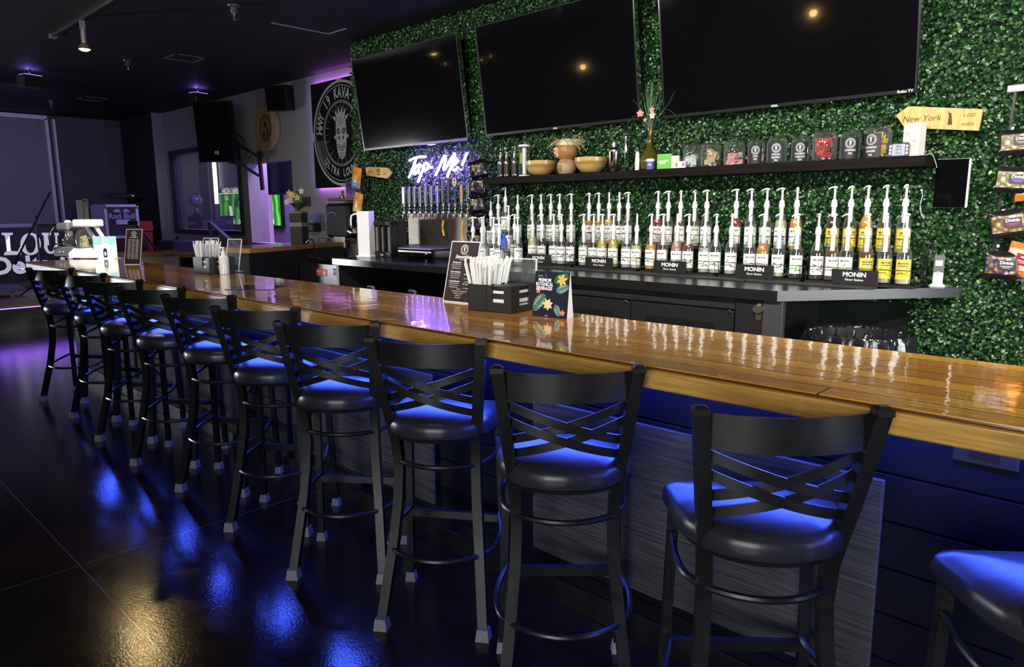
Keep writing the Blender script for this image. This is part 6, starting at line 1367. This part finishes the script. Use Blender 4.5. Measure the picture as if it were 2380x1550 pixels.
# banner
bx=-13.0
t=thing('stage_banner','dark banner with big white serif letters LOU and Delta hanging before the stage wall','banner',(bx,1.0,0)); zt=W(60,528,x=bx).z; zb=W(60,655,x=bx).z
MB().box(-.02,0,-1.6,.93,zb,zt).build('banner_cloth',mat('charcoal_banner',(.045,.045,.055),.7,var=.3,sc=2),t)
BL=mat('banner_white_glow',(.85,.85,.9),.6,em=(.9,.9,1),es=.35,var=0)  # letters given a faint glow of their own, as if lit
MT=Matrix(((0,0,1,.003),(1,0,0,0),(0,1,0,0),(0,0,0,1)))
def bw(px,py): p=W(px,py,x=bx); return (p.y-1.0,p.z)
def ser(m,P): m.poly([bw(*p) for p in P],0)
m=MB(); m.T=MT
# L with serifs
for P in ([(3,541),(30,541),(29,546),(22,547),(25,583),(16,584),(11,547),(4,546)],[(10,587),(9,593),(49,592),(50,574),(46,574),(41,584),(25,583),(22,547),(15,560),(16,584)]): ser(m,P)
def osh(cx,cy,rx,ry,ix,iy):
    V=[];F=[];n=36
    for i in range(n):
        a_=2*PI*i/n
        for k in(0,1):
            p=bw(cx+(rx,ix)[k]*math.cos(a_),cy+(ry,iy)[k]*math.sin(a_)); V.append((p[0],p[1],0))
    for i in range(n): j=(i+1)%n; F.append((2*i,2*i+1,2*j+1,2*j))
    m.add(V,F)
osh(71,567,24,26,12,21)
for P in ([(97,541),(119,541),(118,546),(113,547),(114,570),(103,570),(101,547),(97,546)],[(126,541),(136,541),(137,546),(133,547),(134,571),(129,571),(128,547),(126,546)]): ser(m,P)
V=[];F=[];n=14
for i in range(n+1):
    a_=PI-PI*i/n
    for rx,ry,c_ in((16,20,0),(8,15,0)):
        p=bw(118+rx*math.cos(a_)*1.0,570+ry*math.sin(a_)); V.append((p[0],p[1],0))
for i in range(n): F.append((2*i,2*i+1,2*i+3,2*i+2))
m.add(V,F)
q=W(38,618,x=bx); text(m,'Delta-8',.36,T(q.y-1.0+.22,q.z,0),bold=.035); m.build('lettering',BL,t,smooth=False)
# round-cone floor speakers under the window sill
for (px,py,r,lb) in ((222,572,.20,'floor speaker with pale ring right of the white drink machine'),(152,553,.17,'floor speaker with pale ring behind the grey drink machine')):
    p=W(px,py,x=-13.5)
    t=thing('floor_speaker','black '+lb,'loudspeaker',(-13.5,p.y,SZ)); h=p.z-SZ
    MB().box(-.35,0,-r-.12,r+.14,0,h+r+.06,.01).build('cabinet',BLKP,t)
    m=MB(); m.T=Matrix(((0,0,1,.002),(1,0,0,0),(0,1,0,h),(0,0,0,1))); m.lathe([(r,0),(r+.01,.012),(r-.03,.016),(r-.05,.004),(r*.4,-.04),(0,-.02)],32,mi=0); m.build('cone_ring',mat('cone_grey',(.28,.28,.33),.5),t)
# road case
p0=W(244,478,x=-12.2); p1=W(317,478,x=-12.2); zb_=W(317,550,x=-12.2).z; zt_=p0.z
t=thing('road_case','black road case with silver edges and Red Bull lettering on the stage','road case',(-12.2,(p0.y+p1.y)/2,SZ+.0),R(0)); w_=(p1.y-p0.y)/2; z0=zb_-SZ; z1=zt_-SZ
ALU=mat('aluminium_edge',(.55,.53,.62),.35,metal=.6)
MB().box(-.62,0,-w_,w_,z0,z1,.006).build('case_body',mat('case_black',(.03,.03,.04),.5),t)
m=MB(); e=.022
for y in(-w_,w_): m.box(-.62,.006,y-e,y+e,z0,z1,.004)
for z in(z0,z1): m.box(-.005,.006,-w_,w_,z-e,z+e,.004); m.box(-.62,.004,-w_-.004,-w_+.01,z-e,z+e,.004)
m.build('metal_edges',ALU,t)
for z in(z0+.02,z1-.02):
    for y in(-w_,w_): MB().sphere((0,y,z),.028,10).build('corner_ball',CHR,t)
m=MB(); m.box(-.30,-.12,-w_-.006,-w_-.002,z0+.08,z1-.06); m.box(-.5,-.4,-w_-.006,-w_-.002,z0+.08,z1-.06); m.build('side_recess',mat('warm_recess',(.5,.47,.38),.4,var=.5,sc=20),t)
MB().box(.004,.018,-.10,.11,z0+.19,z0+.27,.006).build('recessed_handle',ALU,t)
m=MB(); m.T=Matrix(((0,0,1,.007),(1,0,0,0.0),(0,1,0,0),(0,0,0,1))); zc=z1-.16; text(m,'Red Bull',.115,T(.0,zc),bold=.02)
for s_ in(-1,1): m.poly([(s_*.015,zc+.06),(s_*.03,zc+.10),(s_*.07,zc+.115),(s_*.105,zc+.085),(s_*.12,zc+.10),(s_*.11,zc+.06)],0)
m.build('lettering',mat('case_lilac_ink',(.45,.42,.7),.5),t,smooth=False)
MB().box(-.62,0,-w_-.1,w_+.12,0,z0-.024).build('plinth_cabinet',BLKP,t)
# orange amplifiers
AM=mat('orange_amp_vinyl',(.42,.055,.03),.6,var=.1); 
for (q0,q1,lb,nm) in (((323,514),(357,538),'small orange-red amplifier head on top of the orange cabinet','guitar_amplifier'),((320,540),(360,596),'orange-red amplifier cabinet on the stage beside the road case','speaker_cabinet')):
    a=W(*q0,x=-13.3); b=W(*q1,x=-13.3); zb_=b.z if nm=='guitar_amplifier' else SZ
    t=thing(nm,lb,'amplifier',(-13.3,(a.y+b.y)/2,zb_)); w_=abs(b.y-a.y)/2
    MB().box(-.3,0,-w_,w_,0.001,a.z-zb_,.01).build('amp_body',AM,t)
    m=MB()
    for sy in(-1,1):
        for z in(.0,a.z-zb_): m.box(-.03,.004,sy*w_-.02,sy*w_+.02,z-.01 if z else .0,z+.02 if not z else z+.004)
    m.build('corner_guards',BLKP,t)
a=W(303,516,x=-13.2); b=W(322,530,x=-13.2)
t=thing('pedal_box','small dark red box with knobs left of the orange amplifier','effects box',(-13.2,(a.y+b.y)/2,b.z)); w_=abs(b.y-a.y)/2
MB().box(-.2,0,-w_,w_,0,a.z-b.z,.006).build('box_body',mat('dark_red_box',(.25,.05,.04),.5,var=.3),t); MB().box(-.18,-.02,-w_+.01,w_-.01,SZ-b.z,0).build('stand',BLKP,t)
# ceiling fan-like wall fixture (small dark prop with metal centre)
p=W(309,455,x=-14.2)
t=thing('wall_fan','small dark wall fan with metal hub on the black stage wall','fan',(p.x,p.y,p.z))
for a_ in(8,185): m=MB(); m.T=Matrix.Rotation(R(a_),4,'X'); m.box(-.01,.01,.03,.38,-.05,.03,.008); m.build('fan_blade',BLKP,t)
MB().sphere((0,0,0),.06,12).build('hub',CHR,t); MB().tube([(0,0,0),(-.3,.05,0),(XEND+.06-p.x,.1,.0)],.02,8).build('mount_arm',BLKP,t)
# microphone stands
def mic(label,base,pts,x,head):
    B=W(*base,x=x); t=thing('microphone_stand',label,'microphone stand',(x,B.y,SZ)); 
    L_=[W(*p,x=x)-Vector((x,B.y,SZ)) for p in pts]
    m=MB(); m.tube([(0,0,.03),(0,0,L_[1].z)],.014,8); m.build('pole',BLKP,t)
    MB().tube([L_[0],L_[-1]],.013,8).build('boom_arm',BLKP,t)
    for k in range(3): MB().tube([(0,0,.22),(.3*math.cos(k*2.1),.3*math.sin(k*2.1),.01)],.01,6).build('leg',BLKP,t)
    e=L_[0]; d=(L_[0]-L_[-1]).normalized(); f=L_[-1] if head else L_[0]; dd=-d if head else d
    MB().tube([f,f+dd*.1,f+dd*.16],.026,10,scales=[.6,.9,1.15]).build('microphone',BLKP,t)
mic('black boom microphone stand before the LOU banner',(93,600),[(117,445),(88,500),(45,590)],-11.9,True)
p=W(358,600,x=-10.3)
t=thing('microphone_stand','tilted black boom microphone stand pointing at the orange amplifier','microphone stand',(-11.3,W(400,620,x=-11.3).y,SZ))
a=W(298,518,x=-11.3)-t.location; b=W(368,590,x=-11.3)-t.location
MB().tube([a+Vector((0,.09,-.01)),b+Vector((0,.12,-.12))],.018,8).build('boom_arm',BLKP,t); MB().tube([a,a+Vector((0,.12,.0))],.028,8).build('microphone',BLKP,t); MB().tube([(0,b.y+.1,.0),(0,b.y+.1,b.z-.02)],.018,8).build('pole',BLKP,t)
p=W(520,545,y=2.9)
t=thing('handrail','black sloping handrail in front of the interior window','handrail',(W(553,575,y=3.0).x,3.0,0))
a=W(488,518,y=3.0); b=W(553,576,y=3.0); ox=t.location.x
MB().bar([(a.x-ox,0,a.z),(b.x-ox,0,b.z)],.05,.05).build('rail',BLKP,t); MB().bar([(0,0,0),(0,0,b.z+.02)],.05,.05,up=(0,1,0)).build('post',BLKP,t); MB().bar([(a.x-ox,0,0),(a.x-ox,0,a.z)],.05,.05,up=(0,1,0)).build('post',BLKP,t)
# pouf stool on the stage
p=W(5,690,x=-12.2)
t=thing('pouf_seat','round blue-grey leaf-patterned pouf on wooden legs on the stage','pouf',(-12.2,p.y-.05,SZ)); hh=W(0,662,x=-12.2).z-SZ
MB().lathe([(.24,hh*.42),(.33,hh*.48),(.34,hh*.62),(.28,hh*.85),(.14,hh*.97),(0,hh)],28).build('cushion',mat('leaf_pattern_cloth',(.16,.21,.26),.8,var=.7,sc=14),t)
for k in range(4): MB().tube([(.22*math.cos(k*1.57+.6),.22*math.sin(k*1.57+.6),hh*.45),(.25*math.cos(k*1.57+.6),.25*math.sin(k*1.57+.6),0)],.02,8).build('leg',mat('ochre_leg',(.5,.28,.08),.5),t)
# dark box stacked at the counter gap
p=W(415,580,z=.95)
t=thing('equipment_case','small dark case standing at the foot of the grey wall','case',(-11.6,2.9,SZ)); MB().box(-.3,.3,-.22,.22,0,W(405,560,x=-11.3).z-SZ,.01).build('case_body',mat('dark_case',(.03,.03,.035),.5),t); _z=W(405,560,x=-11.3).z-SZ; MB().tube([(-.1,0,_z),(-.05,0,_z+.05),(.05,0,_z+.05),(.1,0,_z)],.012,8).build('handle',BLKP,t)
# ================================================================== CEILING THINGS
WARM=(1,.72,.32)
yT=.58; xs_=[-8.3,-2.2]
tr=thing('lighting_track','black ceiling lighting track with end feed above the bar','lighting track',((xs_[0]+xs_[1])/2,yT,ZT)); hw=(xs_[1]-xs_[0])/2
MB().box(-hw,hw,-.018,.018,-.03,0,.002).build('track_rail',BLKP,tr); MB().box(-hw-.06,-hw+.02,-.03,.03,-.04,0,.004).build('end_feed',mat('grey_cap',(.22,.22,.23),.4),tr)
BULB=mat('warm_bulb',(1,.8,.4),.5,em=(1,.70,.28),es=22,var=0)
def head(x,label,tgt,p,ang=70):
    t=thing('track_light',label,'track light',(x,yT,ZT-.03))
    MB().box(-.02,.02,-.02,.02,-.07,0,.003).build('adapter',mat('grey_cap',(.22,.22,.23),.4),t)
    MB().lathe([(.02,-.19),(.022,-.07),(.01,-.06)],14).build('stem',mat('dull_silver',(.35,.34,.32),.4,metal=.6),t)
    MB().lathe([(.05,-.245),(.046,-.225),(.022,-.19)],18,cap=False).build('shade',mat('brass_shade',(.4,.3,.15),.35,metal=.7),t)
    MB().lathe([(0,-.262),(.03,-.256),(.042,-.240),(.04,-.235)],16).build('bulb',BULB,t,label='glowing warm bulb')
    spot('track_beam',(x,yT,ZT-.31),tgt,p,WARM,ang,.8,.04)
head(-7.44,'ceiling track light with glowing warm bulb at the upper left',(-6.6,.1,0),55,110)
# sprinklers
spk=None
for px,py,z,lb in((543,12,.0,'pendent sprinkler nearest the camera on the dark ceiling'),(297,140,0,'second sprinkler on the dark ceiling above the bar'),(118,233,0,'farthest sprinkler, before the stage wall')):
    p=W(px,py,z=ZT)
    if spk is None:
        spk=thing('sprinkler','','sprinkler',p,group='ceiling sprinklers'); MB().lathe([(.05,0),(.045,-.012),(.03,-.015)],18).lathe([(.027,-.01),(.03,-.05),(.02,-.065)],14).build('escutcheon',mat('dull_pipe',(.10,.10,.10),.4,metal=.5),spk)
        m=MB(); m.lathe([(.012,-.06),(.012,-.08)],10); m.tube([(-.01,0,-.08),(-.014,0,-.1),(0,0,-.115)],.0035,6,up=(0,1,0)); m.tube([(.01,0,-.08),(.014,0,-.1),(0,0,-.115)],.0035,6,up=(0,1,0)); m.lathe([(.02,-.118),(.022,-.116),(0,-.114)],12); m.build('sprinkler_head',CHR,spk); g=spk
    else: g=copy_tree(spk)
    g.location=p; g['label']=lb
# vents
for px,py,lb in((430,134,'square ceiling air vent above the far bar'),(215,229,'square ceiling air vent nearer the stage')):
    p=W(px,py,z=ZT); t=thing('air_vent',lb,'air vent',p,group='ceiling air vents'); m=MB()
    for k in(.17,): m.box(-k,k,-k,-k+.015,-.012,0).box(-k,k,k-.015,k,-.012,0).box(-k,-k+.015,-k,k,-.012,0).box(k-.015,k,-k,k,-.012,0)
    m.build('vent_louvres',mat('vent_grey',(.07,.07,.075),.5),t)
p=W(700,66,z=ZT); MB().box(-.01,.01,-.30,.3,-.006,0).box(-.01,.3,.29,.31,-.006,0).build('bent_ceiling_trim',mat('vent_pale',(.25,.24,.3),.4),None,loc=(p.x,p.y,ZT),label='pale bent strip of loose ceiling grid near the foliage',cat='ceiling strip')
# violet stage lights
for px,py,tg,lb,pw in((72,186,(-1.2,-.6),'flat black stage light glowing violet on the ceiling at far left',26),(462,226,(-1.2,-.7),'black stage light glowing violet near the grey wall corner',22)):
    p=W(px,py,z=ZT-.12); t=thing('stage_light',lb,'stage light',p,rot=(0,R(0),R(15))); MB().box(-.09,.09,-.12,.12,-.09,.05,.01).build('lamp_housing',BLKP,t); MB().tube([(0,0,.05),(0,0,.12)],.012,8,up=(1,0,0)).build('yoke',BLKP,t); MB().box(-.07,.07,-.10,.10,.05,.056).build('lamp_face',mat('violet_lamp_face',(.3,.2,.9),.5,em=(.32,.18,1),es=4,var=0),t)
    point('stage_light_glow',(p.x-.02,p.y,p.z+.085),.9,(.28,.18,1),.02)
# pendants hanging behind the camera (they show as reflections in the televisions)
for (x,y,z,s,e) in ((-4.3,-3.6,2.48,.05,60),(-8.35,-3.6,2.32,.05,40),(-11.9,-5.0,2.83,.03,5),(-12.3,-5.1,2.80,.03,5),(-13.4,-5.0,2.88,.03,5)):
    lb='warm glass-bulb pendant lamp hanging from the ceiling behind the bar stools at X%d'%abs(x)
    lb={-4.3:'warm bulb pendant lamp reflected in the rightmost television',-8.35:'warm bulb pendant lamp reflected in the middle television'}.get(x,'small far warm pendant bulb reflected faintly in the left televisions')
    t=thing('pendant_lamp',lb,'pendant lamp',(x,y,z),group='pendant lamps over the room'); MB().tube([(0,0,.06),(0,0,ZT-z)],.004,6,up=(1,0,0)).build('cord',BLKP,t); MB().lathe([(.03,.03),(.03,.07),(.01,.09)],12).build('socket',BLKP,t)
    MB().sphere((0,0,0),s,14).build('bulb',mat('pendant_bulb_%d'%e,(1,.8,.4),.5,em=(1,.62,.2),es=e,var=0),t)
